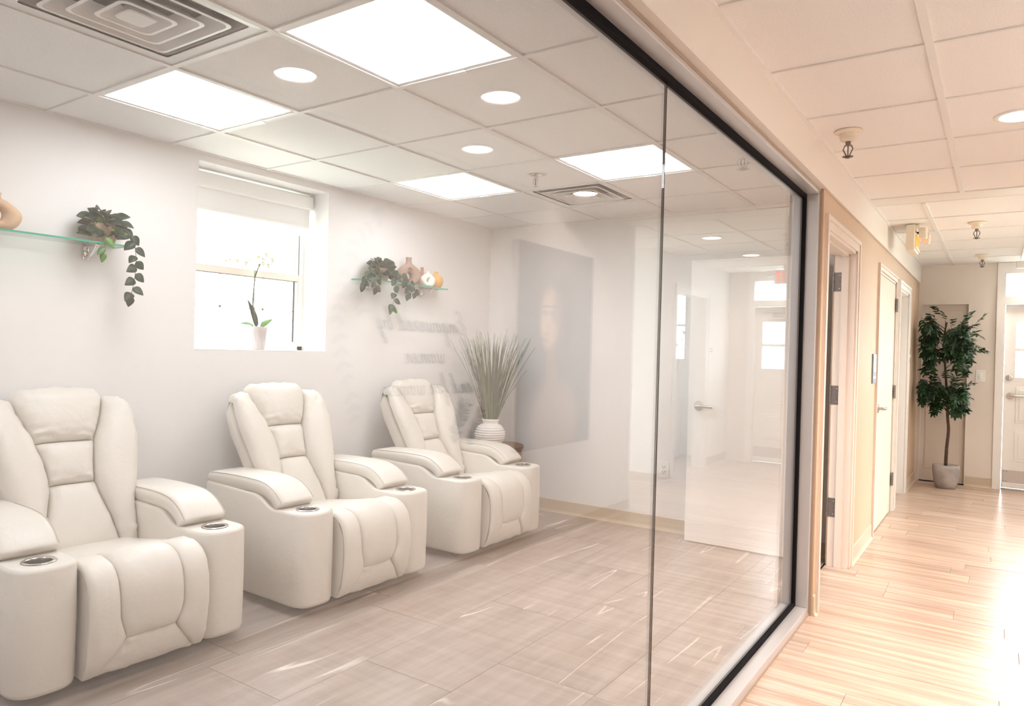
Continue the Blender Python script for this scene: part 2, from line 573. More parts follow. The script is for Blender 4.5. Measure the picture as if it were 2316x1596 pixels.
sbox('wall_right', [(XR, XR + 0.14, YN, 4.03, 0, H + 0.1)], WALLR, 'white feature wall reflected in the glass')
rd0, rd1 = 5.80, 6.74
sbox('wall_lobby', [(4.90, 7.2, 5.33, 5.45, 0, H + 0.1), (4.90, 5.02, 5.45, rd0, 0, H + 0.1), (4.90, 5.02, rd1, YF + 0.14, 0, H + 0.1),
                    (4.90, 5.02, rd0, rd1, 2.01, H + 0.1), (4.73, 7.2, 3.91, 4.03, 0, H + 0.1)], WALLR, 'white lobby walls seen in reflection')
sbox('wall_outer', [(7.08, 7.2, 4.03, 5.33, 0, 0.15), (7.08, 7.2, 4.03, 5.33, 2.25, H + 0.1), (7.08, 7.2, 5.45, YF + 0.14, 0, H + 0.1),
                    (5.02, 5.46, YF, YF + 0.14, 0, H + 0.1), (6.5, 7.08, YF, YF + 0.14, 0, H + 0.1), (5.46, 6.5, YF, YF + 0.14, 0, 1.24), (5.46, 6.5, YF, YF + 0.14, 2.2, H + 0.1)], WALLR,
     'outside walls around the side rooms')

# ---- ceilings
ce = sbox('ceiling', [(-0.02, 2.90, YN, YB + 0.02, H + 0.07, H + 0.1)], VENTD, 'suspended tile ceiling of the lounge')
LIGHTS = {(0, 3), (0, 1), (3, 3), (3, 1), (-3, 3), (-3, 1)}
VENTS = {(-1, 2), (4, 2)}


def xj(j):
    return j * T - 0.165


for i in range(-5, 6):
    for j in range(0, 5):
        if (i, j) in LIGHTS or (i, j) in VENTS:
            continue
        x0, x1 = max(xj(j), 0), min(xj(j + 1), 2.83)
        y0, y1 = max(i * T, YN), min((i + 1) * T, YB)
        if x1 - x0 < 0.02 or y1 - y0 < 0.02:
            continue
        key = ('ceiling_tile', round(x1 - x0, 4), round(y1 - y0, 4))
        if key not in tile_meshes:
            w, l = key[1], key[2]
            tile_meshes[key] = MB().box(-w / 2, w / 2, -l / 2, l / 2, 0, 0.016, c=0.002).mesh('ceiling_tile', TILE)
        link('ceiling_tile', tile_meshes[key], ce, ((x0 + x1) / 2, (y0 + y1) / 2, H + 0.002))
for j in range(1, 5):
    MB().box(xj(j) - 0.012, xj(j) + 0.012, YN, YB, H - 0.006, H + 0.03).build('grid_bar', GRIDM, ce)
for i in range(-4, 6):
    for j in range(0, 5):
        x0, x1 = max(xj(j), 0), min(xj(j + 1), 2.83)
        MB().box(x0 + (0.012 if j else 0), x1 - 0.012, i * T - 0.012, i * T + 0.012, H - 0.0055, H + 0.03).build('grid_bar', GRIDM, ce)
MB().box(0, 0.02, YN, YB, H - 0.005, H + 0.02).box(0, 2.83, YB - 0.02, YB, H - 0.005, H + 0.02).build('wall_angle', GRIDM, ce)

cc = sbox('ceiling', [(2.83, 7.2, YN, YF + 0.14, H + 0.07, H + 0.1)], VENTD, 'suspended tile ceiling of the corridor')


def corridor_grid(xs, ys, xlim, ylim):
    for a in range(len(xs) - 1):
        for b in range(len(ys) - 1):
            key = ('corridor_tile', round(xs[a + 1] - xs[a], 4), round(ys[b + 1] - ys[b], 4))
            if key not in tile_meshes:
                w, l = key[1], key[2]
                tile_meshes[key] = MB().box(-w / 2, w / 2, -l / 2, l / 2, 0, 0.016, c=0.002).mesh('ceiling_tile', TILEC)
            link('ceiling_tile', tile_meshes[key], cc, ((xs[a] + xs[a + 1]) / 2, (ys[b] + ys[b + 1]) / 2, H + 0.002))
    for x in xs[1:-1]:
        MB().box(x - 0.013, x + 0.013, ys[0], ys[-1], H - 0.007, H + 0.03).build('grid_bar', GRIDM, cc)
    for y in ys[1:-1]:
        for a in range(len(xs) - 1):
            MB().box(xs[a] + 0.013, xs[a + 1] - 0.013, y - 0.007, y + 0.007, H - 0.004, H + 0.03).build('grid_bar', GRIDM, cc)


corridor_grid([2.935, 3.507, 4.117, XR], [YN] + [0.599 + T * k for k in range(-5, 5)] + [3.70], None, None)
MB().box(2.935, 4.73, 3.70, 3.925, H - 0.005, H + 0.05, c=0.002).build('header_strip', GRIDM, cc)
MB().box(2.935, 4.73, 3.935, 3.955, H - 0.004, H + 0.05).build('header_strip', GRIDM, cc)
corridor_grid([2.935, 3.28, 3.89, 4.50, 5.11, 5.72, 6.33, 7.1], [3.957] + [3.957 + T * k for k in range(1, 6)] + [YF], None, None)
MB().box(2.977, 2.995, YN, YF, H - 0.008, H + 0.02).build('wall_angle', GRIDM, cc)

# ---- baseboards
BH = 0.102


def baseboard(name, segs, label):
    mb = MB()
    for (x0, y0, x1, y1, nx, ny) in segs:
        t = 0.006
        # thin vinyl cove: flat strip plus a curved toe
        prof = [(0, BH), (t, BH - 0.003), (t, 0.022), (t + 0.004, 0.008), (t + 0.014, 0.0), (0, 0.0)]
        r0 = [(x0 + nx * d, y0 + ny * d, z) for d, z in prof]
        r1 = [(x1 + nx * d, y1 + ny * d, z) for d, z in prof]
        mb.loft([r0, r1])
    o = mb.build(name, BASE)
    return tag(o, label, None, None, 'structure')


baseboard('baseboard_left', [(0, YN, 0, YB, 1, 0)], 'tan vinyl base along the window wall')
baseboard('baseboard_back', [(0, YB, 2.82, YB, 0, -1)], 'tan vinyl base along the end wall of the lounge')
baseboard('baseboard_partition', [(XW, 2.380, XW, d1a - 0.075, 1, 0), (XW, d1b + 0.075, XW, d2a - 0.05, 1, 0), (XW, d2b + 0.06, XW, d3a - 0.07, 1, 0), (XW, d3b + 0.07, XW, YF, 1, 0)], 'tan vinyl base along the corridor wall')
baseboard('baseboard_far', [(3.445, YF, 3.69, YF, 0, -1)], 'tan vinyl base between closet and entrance door')
baseboard('baseboard_right', [(XR, YN, XR, 4.03, -1, 0), (4.90, 5.33, 4.90, rd0 - 0.07, -1, 0), (4.90, rd1 + 0.07, 4.90, YF, -1, 0), (4.90, 5.33, 7.0, 5.33, 0, -1)], 'vinyl base along the right hand walls')

# ---- glass partition
gp = struct('wall_glass', 'aluminium framed frameless-joint glass wall of the lounge')
FY = 2.372
FO = 2.945
MB().box(2.82, FO, YN, FY, 0.0, 0.045, c=0.002).build('bottom_rail', ALU, gp)
MB().box(2.82, FO, YN, FY, 2.16, 2.186, c=0.002).build('top_rail', ALU, gp)
MB().box(2.82, FO, FY - 0.027, FY, 0.045, 2.16, c=0.002).build('jamb', ALU, gp)
MB().box(FO - 0.01, FO + 0.012, FY, FY + 0.006, 0.0, 2.186).box(FO, FO + 0.003, YN, FY, 0.0, 0.010).box(FO, FO + 0.003, YN, FY, 2.176, 2.187).build('edge_trim', BRONZE, gp)
MB().box(XG - 0.013, XG + 0.013, YN, FY - 0.027, 0.045, 0.062).build('gasket', GASKET, gp)
MB().box(XG - 0.013, XG + 0.013, YN, FY - 0.027, 2.138, 2.16).build('gasket', GASKET, gp)
MB().box(XG - 0.013, XG + 0.013, FY - 0.047, FY - 0.027, 0.062, 2.138).build('gasket', GASKET, gp)
joints = [-2.55, -1.42, 0.495, FY - 0.04]
for a, b in zip(joints[:-1], joints[1:]):
    MB().box(XG - 0.004, XG + 0.004, a + 0.002, b - 0.002, 0.058, 2.142).build('glass_pane', PANE, gp)
for y in joints[1:-1]:
    MB().box(XG - 0.004, XG + 0.004, y - 0.0016, y + 0.0016, 0.058, 2.142).build('joint_seal', GASKET, gp)

# ---- window 1
w1 = struct('window_1', 'bright double hung window in the deep white reveal')
MB().box(-wd, 0.001, wy0, wy1, wz0 - 0.001, wz0 + 0.004).build('window_sill', TRIMW, w1)
xo, xi = -wd - 0.05, -wd + 0.015
mid = 1.765
MB().box(xo, xi, wy0, wy0 + 0.04, wz0, wz1).box(xo, xi, wy1 - 0.04, wy1, wz0, wz1).box(xo, xi, wy0, wy1, wz0 + 0.002, wz0 + 0.03).box(xo, xi, wy0, wy1, wz1 - 0.04, wz1).build('window_frame', TRIMW, w1)
MB().box(xi - 0.028, xi + 0.004, wy0 + 0.04, wy1 - 0.04, mid - 0.02, mid + 0.022).build('meeting_rail', TRIM, w1)
lo = MB().box(xi - 0.03, xi - 0.006, wy0 + 0.04, wy0 + 0.078, wz0 + 0.03, mid).box(xi - 0.03, xi - 0.006, wy1 - 0.078, wy1 - 0.04, wz0 + 0.03, mid) \
    .box(xi - 0.03, xi - 0.006, wy0 + 0.078, wy1 - 0.078, wz0 + 0.03, wz0 + 0.065).build('lower_sash', TRIMW, w1)
up = MB().box(xi - 0.055, xi - 0.034, wy0 + 0.04, wy0 + 0.07, mid, wz1 - 0.04).box(xi - 0.055, xi - 0.034, wy1 - 0.07, wy1 - 0.04, mid, wz1 - 0.04) \
    .box(xi - 0.055, xi - 0.034, wy0 + 0.07, wy1 - 0.07, wz1 - 0.07, wz1 - 0.04).build('upper_sash', TRIMW, w1)
MB().box(xi - 0.02, xi - 0.016, wy0 + 0.07, wy1 - 0.07, wz0 + 0.06, mid).build('pane', WPANE, lo)
MB().box(xi - 0.046, xi - 0.042, wy0 + 0.06, wy1 - 0.06, mid, wz1 - 0.06).build('pane', WPANE, up)
for y in (1.09, 1.40):
    MB().box(xi - 0.016, xi - 0.010, y - 0.006, y + 0.006, wz0 + 0.06, mid).build('muntin', TRIMW, lo)
MB().box(xi - 0.016, xi - 0.010, wy0 + 0.078, wy1 - 0.078, 1.535, 1.547).build('muntin', TRIMW, lo)
for y0, y1 in ((wy1 - 0.046, wy1 - 0.041), (wy1 - 0.078, wy1 - 0.074)):
    MB().box(xi - 0.004, xi + 0.002, y0, y1, mid + 0.02 if y0 > wy1 - 0.05 else wz0 + 0.06, 2.06 if y0 > wy1 - 0.05 else mid - 0.02).build('weather_strip', BLACKP, w1)
MB().box(xi - 0.03, xi - 0.003, wy0 + 0.05, wy1 - 0.05, mid - 0.024, mid - 0.020).build('weather_strip', BLACKP, w1)
MB().box(xi - 0.006, xi - 0.003, wy1 - 0.082, wy1 - 0.078, wz0 + 0.06, mid - 0.02).build('weather_strip', BLACKP, w1)
rs = tag(bpy.data.objects.new('roller_shade', None), 'white roller shade at the top of the lounge window', 'window shade')
COL.objects.link(rs)
rs.location = (-0.16, (wy0 + wy1) / 2, 2.20)
hw = (wy1 - wy0) / 2 - 0.012
MB().box(-0.045, 0.03, -hw, hw, 0.025, 0.115, c=0.012).build('cassette', PLASTW, rs)
MB().box(-0.004, -0.001, -hw + 0.012, hw - 0.012, -0.09, 0.03).build('fabric', SHADE, rs)
MB().box(-0.010, 0.006, -hw + 0.012, hw - 0.012, -0.105, -0.085, c=0.004).build('bottom_bar', PLASTW, rs)


# ---- doors
def lever(mb_parent, origin, out, along, mat, sc=1.0):
    """round rose + curved lever; out = direction off the door, along = lever direction"""
    o, u, a = Vector(origin), Vector(out), Vector(along)
    w = u.cross(a)
    mb = MB()
    rings = []
    for r, d in ((0.0335, 0), (0.0345, 0.004), (0.030, 0.011), (0.012, 0.013), (0.011, 0.045)):
        rings.append([tuple(o + u * d * sc + (a * math.cos(t) + w * math.sin(t)) * r * sc) for t in (2 * math.pi * k / 24 for k in range(24))])
    mb.loft(rings)
    pts = [o + u * 0.044 * sc - a * 0.010 * sc, o + u * 0.050 * sc + a * 0.03 * sc, o + u * 0.050 * sc + a * 0.075 * sc, o + u * 0.047 * sc + a * 0.115 * sc]
    rings = []
    for k, p in enumerate(catmull(pts, 4)):
        h = 0.0105 * sc
        q = 0.008 * sc
        rings.append([tuple(p + w * (h * math.cos(t)) + u * (q * math.sin(t))) for t in (2 * math.pi * i / 10 for i in range(10))])
    mb.loft(rings)
    return mb.build('lever_handle', mat, mb_parent, smooth=True, sharp=40)


def hinge(parent, c, uax, vax, nrm, h=0.115, w=0.05):
    """one leaf with screws and a knuckle; c centre, u along width, n out of the face"""
    c, u, n = Vector(c), Vector(uax), Vector(nrm)
    z = Vector((0, 0, 1))
    mb = MB()

    def bx(cu, cz, hu, hz, d0, d1):
        v = []
        for a in (-1, 1):
            for b in (-1, 1):
                for d in (d0, d1):
                    v.append(tuple(c + u * (cu + a * hu) + z * (cz + b * hz) + n * d))
        mb.add(v, [(0, 1, 3, 2), (4, 6, 7, 5), (0, 4, 5, 1), (2, 3, 7, 6), (0, 2, 6, 4), (1, 5, 7, 3)])
    bx(0, 0, w / 2, h / 2, -0.001, 0.003)
    for k in range(5):
        zc = -h / 2 + h * (k + 0.5) / 5
        p = c - u * (w / 2 + 0.005) + n * 0.004
        mb.tube([p + z * (zc - h * 0.095), p + z * (zc + h * 0.095)], 0.0065, 10)
    ho = mb.build('hinge', HINGE, parent)
    s = MB()
    for cu, cz in ((0.006, 0.04), (0.017, 0.014), (0.017, -0.014), (0.004, -0.04)):
        q = c + u * cu + z * cz * h / 0.115
        s.tube([q + n * 0.0025, q + n * 0.0042], 0.0042, 8)
    s.build('screw', STEEL, ho)
    return ho


def casing(parent, y0, y1, top, w=0.072, x=XW, sgn=1, mat=TRIM):
    """moulded door casing, stepped in two layers, on a wall of constant x"""
    mb = MB()

    def b(ya, yb, za, zb, d0, d1):
        xa, xb = sorted((x + sgn * d0, x + sgn * d1))
        mb.box(xa, xb, ya, yb, za, zb, c=0.0025)
    for s, ye in ((-1, y0), (1, y1)):
        i, o = ye, ye + s * w
        b(min(i, o), max(i, o), 0, top + w, -0.005, 0.011)
        o2 = ye + s * w
        i2 = ye + s * w * 0.62
        b(min(i2, o2), max(i2, o2), 0, top + w, 0.010, 0.018)
    b(y0 - 0.001, y1 + 0.001, top, top + w - 0.001, -0.004, 0.0108)
    b(y0 - w * 0.62, y1 + w * 0.62, top + w * 0.62, top + w - 0.001, 0.0095, 0.0178)
    return mb.build('casing', mat, parent)


D1 = struct('door_1', 'open white lounge door swung against the end wall, with hinged jamb')
casing(D1, d1a, d1b, DT)
MB().box(2.842, XW, d1b - 0.02, d1b, 0, DT).box(2.825, XW, d1a, d1a + 0.018, 0, DT).box(2.825, XW, d1a, d1b, DT - 0.018, DT).build('jamb', TRIM, D1)
MB().box(2.885, 2.925, d1b - 0.034, d1b - 0.02, 0, DT - 0.018).box(2.885, 2.925, d1a + 0.018, d1a + 0.03, 0, DT - 0.018).box(2.885, 2.925, d1a, d1b, DT - 0.032, DT - 0.018).build('door_stop', TRIM, D1)
leaf = MB().box(1.905, 2.785, d1b - 0.045, d1b - 0.003, 0.008, DT - 0.01, c=0.0025).build('door_leaf', TRIMW, D1)
lever(leaf, (1.985, d1b - 0.045, 0.965), (0, -1, 0), (1, 0, 0), STEEL)
MB().box(1.9035, 1.906, d1b - 0.034, d1b - 0.014, 0.90, 1.03).build('latch_plate', STEEL, leaf)
for z in (1.81, 1.09, 0.375):
    hinge(D1, (2.868, d1b - 0.020, z), (1, 0, 0), None, (0, -1, 0), h=0.12, w=0.052)

D2 = struct('door_2', 'closed beige flush door with lever in the tan corridor wall')
casing(D2, d2a, d2b, DT, w=0.045)
MB().box(2.86, XW - 0.002, d2a, d2a + 0.018, 0, DT).box(2.86, XW - 0.002, d2b - 0.018, d2b, 0, DT).box(2.86, XW - 0.002, d2a, d2b, DT - 0.018, DT).build('jamb', TRIM, D2)
leaf2 = MB().box(2.918, XW - 0.004, d2a + 0.021, d2b - 0.021, 0.008, DT - 0.021, c=0.002).build('door_leaf', P('door_beige_paint', (0.72, 0.61, 0.51), 0.6, spec=0.25), D2)
lever(leaf2, (XW - 0.004, d2a + 0.14, 0.95), (1, 0, 0), (0, 1, 0), STEEL)
MB().box(2.86, 2.915, d2a, d2b, 0.0, DT).build('backing', DARK, D2)
for z in (1.80, 1.05, 0.29):
    hinge(D2, (XW + 0.010, d2b - 0.012, z), (0, -1, 0), None, (1, 0, 0), h=0.115, w=0.03)

D3 = struct('door_3', 'pale doorway with white casing farthest along the corridor wall')
casing(D3, d3a, d3b, DT - 0.02, w=0.07, mat=TRIMW)
MB().box(2.84, XW - 0.002, d3a, d3a + 0.018, 0, DT).box(2.84, XW - 0.002, d3b - 0.018, d3b, 0, DT).box(2.84, XW - 0.002, d3a, d3b, DT - 0.04, DT - 0.02).build('jamb', TRIMW, D3)
MB().box(2.85, 2.90, d3a + 0.018, d3b - 0.018, 0.0, DT - 0.02).build('door_leaf', TRIMW, D3)

D4 = struct('door_4', 'narrow pale closet door behind the potted tree')
MB().box(3.0, 3.006, YF - 0.004, YF + 0.06, 0, 1.955).box(3.434, 3.44, YF - 0.004, YF + 0.06, 0, 1.955).box(3.0, 3.44, YF - 0.004, YF + 0.06, 1.949, 1.955).build('reveal', WALLF, D4)
lf4 = MB().box(3.006, 3.434, YF + 0.05, YF + 0.09, 0.006, 1.95).build('door_leaf', TRIM, D4)
MB().box(3.055, 3.385, YF + 0.044, YF + 0.052, 1.08, 1.88, c=0.003).build('raised_panel', TRIM, lf4)
MB().box(3.055, 3.385, YF + 0.044, YF + 0.052, 0.14, 0.98, c=0.003).build('raised_panel', TRIM, lf4)
MB().box(2.99, 3.45, YF + 0.10, YF + 0.14, -0.05, 1.96).build('backing', DARK, D4)  # dark sheet added to stop daylight leaking under the closet door
MB().tube([(3.022, YF + 0.045, 0.80), (3.022, YF + 0.045, 0.90)], 0.007, 8).build('hinge', HINGE, D4)

# entrance door with transom
ex0, ex1 = 3.765, 4.575
D5 = struct('door_5', 'white entrance door with glazed top and transom above')
MB().box(3.685, ex0 - 0.004, YF - 0.02, YF + 0.14, 0, H).box(ex1 + 0.004, 4.66, YF - 0.02, YF + 0.14, 0, H) \
    .box(ex0 - 0.004, ex1 + 0.004, YF - 0.018, YF + 0.138, 1.95, 2.025).box(ex0 - 0.004, ex1 + 0.004, YF - 0.018, YF + 0.138, 2.265, H).box(4.145, 4.195, YF, YF + 0.10, 2.02, 2.27).build('casing', TRIMW, D5)
for a, b in ((3.762, 4.146), (4.194, 4.578)):
    MB().box(a, b, YF + 0.05, YF + 0.056, 2.02, 2.27).build('transom_pane', WPANE, D5)
ly0, ly1 = YF + 0.035, YF + 0.08
gx = [3.855, 4.02, 4.05, 4.155, 4.185, 4.29, 4.32, 4.485]
gx = [3.86, 4.155, 4.185, 4.48]
gz = [1.18, 1.455, 1.485, 1.76]
lf5 = MB().box(ex0, gx[0], ly0, ly1, 0.02, 1.945).box(gx[3], ex1, ly0, ly1, 0.02, 1.945).box(gx[0], gx[3], ly0, ly1, 0.02, gz[0]).box(gx[0], gx[3], ly0, ly1, gz[3], 1.945) \
    .box(gx[1], gx[2], ly0, ly1, gz[0], gz[3]).box(gx[0], gx[3], ly0, ly1, gz[1], gz[2]).build('door_leaf', TRIMW, D5)
for a in (0, 2):
    for b in (0, 2):
        MB().box(gx[a] - 0.005, gx[a + 1] + 0.005, ly0 + 0.02, ly0 + 0.026, gz[b] - 0.005, gz[b + 1] + 0.005).build('pane', WPANE, lf5)
for z0, z1 in ((0.30, 0.62), (0.70, 1.08)):
    for xa, xb in ((3.87, 4.15), (4.19, 4.47)):
        MB().box(xa, xb, ly0 - 0.006, ly0 + 0.002, z0, z1, c=0.004).box(xa + 0.03, xb - 0.03, ly0 - 0.012, ly0, z0 + 0.03, z1 - 0.03, c=0.005).build('raised_panel', TRIMW, lf5)
kp = MB().box(ex0 + 0.008, ex1 - 0.008, ly0 - 0.003, ly0, 0.075, 0.205).build('kick_plate', P('kick_steel', (0.60, 0.55, 0.53), 0.45, metal=0.5), lf5)
s = MB()
for x in (3.785, 3.81, 4.17, 4.53, 4.555):
    for z in (0.088, 0.192):
        s.tube([(x, ly0 - 0.005, z), (x, ly0 - 0.002, z)], 0.004, 8)
s.build('screw', DARK, kp)
MB().box(ex0 + 0.008, ex1 - 0.008, ly0 - 0.012, ly0, 0.024, 0.072, c=0.004).build('door_sweep', TRIMW, lf5)
MB().box(ex0, ex1, ly0 - 0.02, ly1 + 0.05, 0.0, 0.016).build('threshold', STEEL, D5)
lever(lf5, (3.822, ly0, 0.985), (0, -1, 0), (1, 0, 0), STEEL)
db = MB()
db.loft([[(3.808 + r * math.cos(t), ly0 - d, 1.172 + r * math.sin(t)) for t in (2 * math.pi * k / 24 for k in range(24))] for r, d in ((0.031, 0), (0.032, 0.006), (0.026, 0.013), (0.012, 0.014), (0.011, 0.02))])
db.box(3.800, 3.816, ly0 - 0.032, ly0 - 0.018, 1.150, 1.194, c=0.003).build('deadbolt', STEEL, lf5, smooth=True, sharp=35)
MB().box(4.05, 4.36, ly0 - 0.055, ly0, 1.80, 1.87, c=0.008).box(4.09, 4.12, ly0 - 0.075, ly0 - 0.05, 1.87, 1.895).box(4.09, 4.45, ly0 - 0.085, ly0 - 0.07, 1.872, 1.888).build('door_closer', STEEL, lf5)

D6 = struct('door_6', 'doorway with white casing in the lobby wall, reflected in the glass')
casing(D6, rd0, rd1, 2.01, x=4.90, sgn=-1, mat=TRIMW)
MB().box(4.89, 5.03, rd0, rd0 + 0.018, 0, 2.01).box(4.89, 5.03, rd1 - 0.018, rd1, 0, 2.01).box(4.89, 5.03, rd0, rd1, 1.992, 2.01).build('jamb', TRIMW, D6)
w2 = struct('window_2', 'bright window of the side room, reflected in the glass')
MB().box(5.46, 5.49, YF - 0.01, YF + 0.1, 1.24, 2.2).box(6.47, 6.5, YF - 0.01, YF + 0.1, 1.24, 2.2).box(5.49, 6.47, YF - 0.01, YF + 0.1, 1.24, 1.27).box(5.49, 6.47, YF - 0.01, YF + 0.1, 2.17, 2.2).box(5.49, 6.47, YF + 0.02, YF + 0.06, 1.70, 1.73).build('window_frame', TRIMW, w2)
MB().box(5.485, 6.475, YF + 0.04, YF + 0.046, 1.265, 1.705).build('pane', WPANE, w2)
MB().box(5.485, 6.475, YF + 0.04, YF + 0.046, 1.725, 2.175).build('pane', WPANE, w2)
w3 = struct('added_window', 'unseen tall glazing added at the end of the side lobby for its daylight')  # unseen glazing, added so daylight spills onto the corridor floor
MB().box(7.07, 7.2, 4.03, 4.08, 0.15, 2.25).box(7.07, 7.2, 5.28, 5.33, 0.15, 2.25).box(7.07, 7.2, 4.65, 4.71, 0.15, 2.25).build('window_frame', TRIMW, w3)
for a, b in ((4.07, 4.66), (4.70, 5.29)):
    MB().box(7.12, 7.126, a, b, 0.14, 2.26).build('pane', WPANE, w3)

sbox('ground', [(-40, 60, -40, 60, -0.45, -0.35)], LAWN, 'pale ground outside the windows')

# ================================================================== CEILING FITTINGS
def make_panel(i, j, label):
    x0, x1, y0, y1 = xj(j) + 0.013, xj(j + 1) - 0.013, i * T + 0.013, (i + 1) * T - 0.013
    cx, cy = (x0 + x1) / 2, (y0 + y1) / 2
    t = thing('ceiling_light', label, 'ceiling light', (cx, cy, H), group='square LED panels in the lounge ceiling')
    hx, hy = (x1 - x0) / 2, (y1 - y0) / 2
    fr = 0.016
    MB().box(-hx, hx, -hy, -hy + fr, 0, 0.02).box(-hx, hx, hy - fr, hy, 0, 0.02).box(-hx, -hx + fr, -hy + fr, hy - fr, 0, 0.02).box(hx - fr, hx, -hy + fr, hy - fr, 0, 0.02).build('frame', GRIDM, t)
    MB().box(-hx + fr, hx - fr, -hy + fr, hy - fr, 0.004, 0.010).build('diffuser', PANEL, t)
    MB().box(-hx - 0.012, hx + 0.012, -hy - 0.012, hy + 0.012, 0.022, 0.06).build('housing', VENTD, t)
    MB().box(-0.02, 0.05, hy - 0.005, hy + 0.022, -0.009, -0.004).build('clip', PLASTW, t)
    return t


make_panel(0, 3, 'large bright LED ceiling panel nearest the glass, at the top of the picture')
make_panel(0, 1, 'bright LED ceiling panel beside the big air vent, nearest the window wall')
make_panel(3, 3, 'bright LED ceiling panel crossed by the glass joint, before the far vent')
make_panel(3, 1, 'bright LED ceiling panel above the farthest recliner')
make_panel(-3, 3, 'LED ceiling panel behind the photographer, towards the glass')
make_panel(-3, 1, 'LED ceiling panel behind the photographer, towards the window wall')


def make_vent(i, j, label):
    cx, cy = xj(j) + T / 2, i * T + T / 2
    t = thing('air_vent', label, 'air vent', (cx, cy, H), group='square louvred ceiling diffusers')
    h = T / 2 - 0.013

    def sq(s, z, r=0.012, n=4):
        pts = []
        for (sx, sy, a0) in ((1, 1, 0), (-1, 1, 90), (-1, -1, 180), (1, -1, 270)):
            for k in range(n + 1):
                a = math.radians(a0 + 90 * k / n)
                pts.append((sx * (s - r) + r * math.cos(a), sy * (s - r) + r * math.sin(a), z))
        return pts
    MB().loft([sq(h, 0.0, 0.002), sq(h, 0.012, 0.002), sq(h - 0.045, 0.012), sq(h - 0.050, 0.055)], False, False).loft([sq(h, -0.001, 0.002), sq(h - 0.04, 0.004, 0.012)], False, False).build('outer_frame', VENTM, t, smooth=True, sharp=35)
    for s, d in ((0.215, 0.0), (0.155, -0.004), (0.095, -0.008)):
        MB().loft([sq(s - 0.052, d + 0.042, 0.02), sq(s - 0.010, d + 0.008, 0.025), sq(s, d + 0.002, 0.028), sq(s + 0.002, d - 0.002, 0.028), sq(s - 0.010, d - 0.003, 0.026), sq(s - 0.014, d + 0.006, 0.025), sq(s - 0.055, d + 0.040, 0.02)], False, False).build('louvre', VENTM, t, smooth=True, sharp=50)
    MB().loft([sq(0.046, -0.012, 0.014), sq(0.050, -0.008, 0.016), sq(0.030, 0.014, 0.012), sq(0.028, 0.03, 0.01)]).build('centre_cone', VENTM, t, smooth=True, sharp=40)
    MB().box(-h, h, -h, h, 0.056, 0.064).build('duct_plate', VENTD, t)
    for a in (0, 1):
        mb = MB()
        p = [(-0.23, 0, 0.045), (0.23, 0, 0.045)] if a == 0 else [(0, -0.23, 0.045), (0, 0.23, 0.045)]
        mb.tube(p, 0.003, 6).build('stay_rod', STEEL, t)
    return t


make_vent(-1, 2, 'large square air vent with nested louvres, top left corner')
make_vent(4, 2, 'smaller looking far air vent with nested louvres near the end wall')


def sprinkler(loc, label, style, k=1.0):
    t = thing('sprinkler', label, 'sprinkler', loc, group='ceiling fire sprinklers')
    if style == 'corridor':
        MB().lathe([(0.047, 0.0), (0.047, -0.004), (0.040, -0.008), (0.030, -0.010), (0.028, -0.030), (0.020, -0.036), (0.012, -0.037)], 24).build('escutcheon', PLASTC, t, smooth=True, sharp=40)
        z = -0.036
        m_ = HINGE
    else:
        MB().lathe([(0.036, 0.0), (0.036, -0.002), (0.026, -0.008), (0.012, -0.009)], 24).build('escutcheon', CHROME, t, smooth=True, sharp=40)
        z = -0.008
        m_ = CHROME
    MB().tube([(0, 0, z), (0, 0, z - 0.016)], 0.009, 10).build('body', m_, t)
    MB().tube([(0.010, 0, z - 0.014), (0.016, 0, z - 0.028), (0.005, 0, z - 0.052)], 0.0026, 6).tube([(-0.010, 0, z - 0.014), (-0.016, 0, z - 0.028), (-0.005, 0, z - 0.052)], 0.0026, 6).build('frame_arms', m_, t)
    MB().tube([(0, 0, z - 0.014), (0, 0, z - 0.048)], 0.0024, 6).build('bulb', P('sprinkler_bulb_' + style + str(k), (0.55, 0.04, 0.03) if style != 'corridor' else (0.15, 0.12, 0.10), 0.2), t)
    mb = MB()
    mb.lathe([(0.006, z - 0.050), (0.006, z - 0.056), (0.008, z - 0.060)], 10)
    for q in range(8):
        a = 2 * math.pi * q / 8
        ca, sa = math.cos(a), math.sin(a)
        v = []
        for (r, w) in ((0.004, 0.0022), (0.018, 0.0045)):
            for zz in (z - 0.0555, z - 0.0540):
                v += [(r * ca - w * sa, r * sa + w * ca, zz), (r * ca + w * sa, r * sa - w * ca, zz)]
        mb.add(v, [(0, 1, 3, 2), (4, 6, 7, 5), (0, 4, 5, 1), (2, 3, 7, 6), (0, 2, 6, 4), (1, 5, 7, 3)])
    mb.build('deflector', m_, t)
    t.scale = (1.3, 1.3, 1.3) if style == 'corridor' else (1.1, 1.1, 1.1)
    return t


sprinkler((1.387, 2.10, H), 'small chrome sprinkler with red bulb in the lounge ceiling', 'room')
sprinkler((3.118, 2.088, H), 'nearest corridor sprinkler, on a round cream plate above the tan wall', 'corridor', 1)
sprinkler((3.558, 4.906, H), 'middle corridor sprinkler, right of the emergency light', 'corridor', 2)
sprinkler((3.559, 6.851, H), 'farthest corridor sprinkler, near the entrance door', 'corridor', 3)


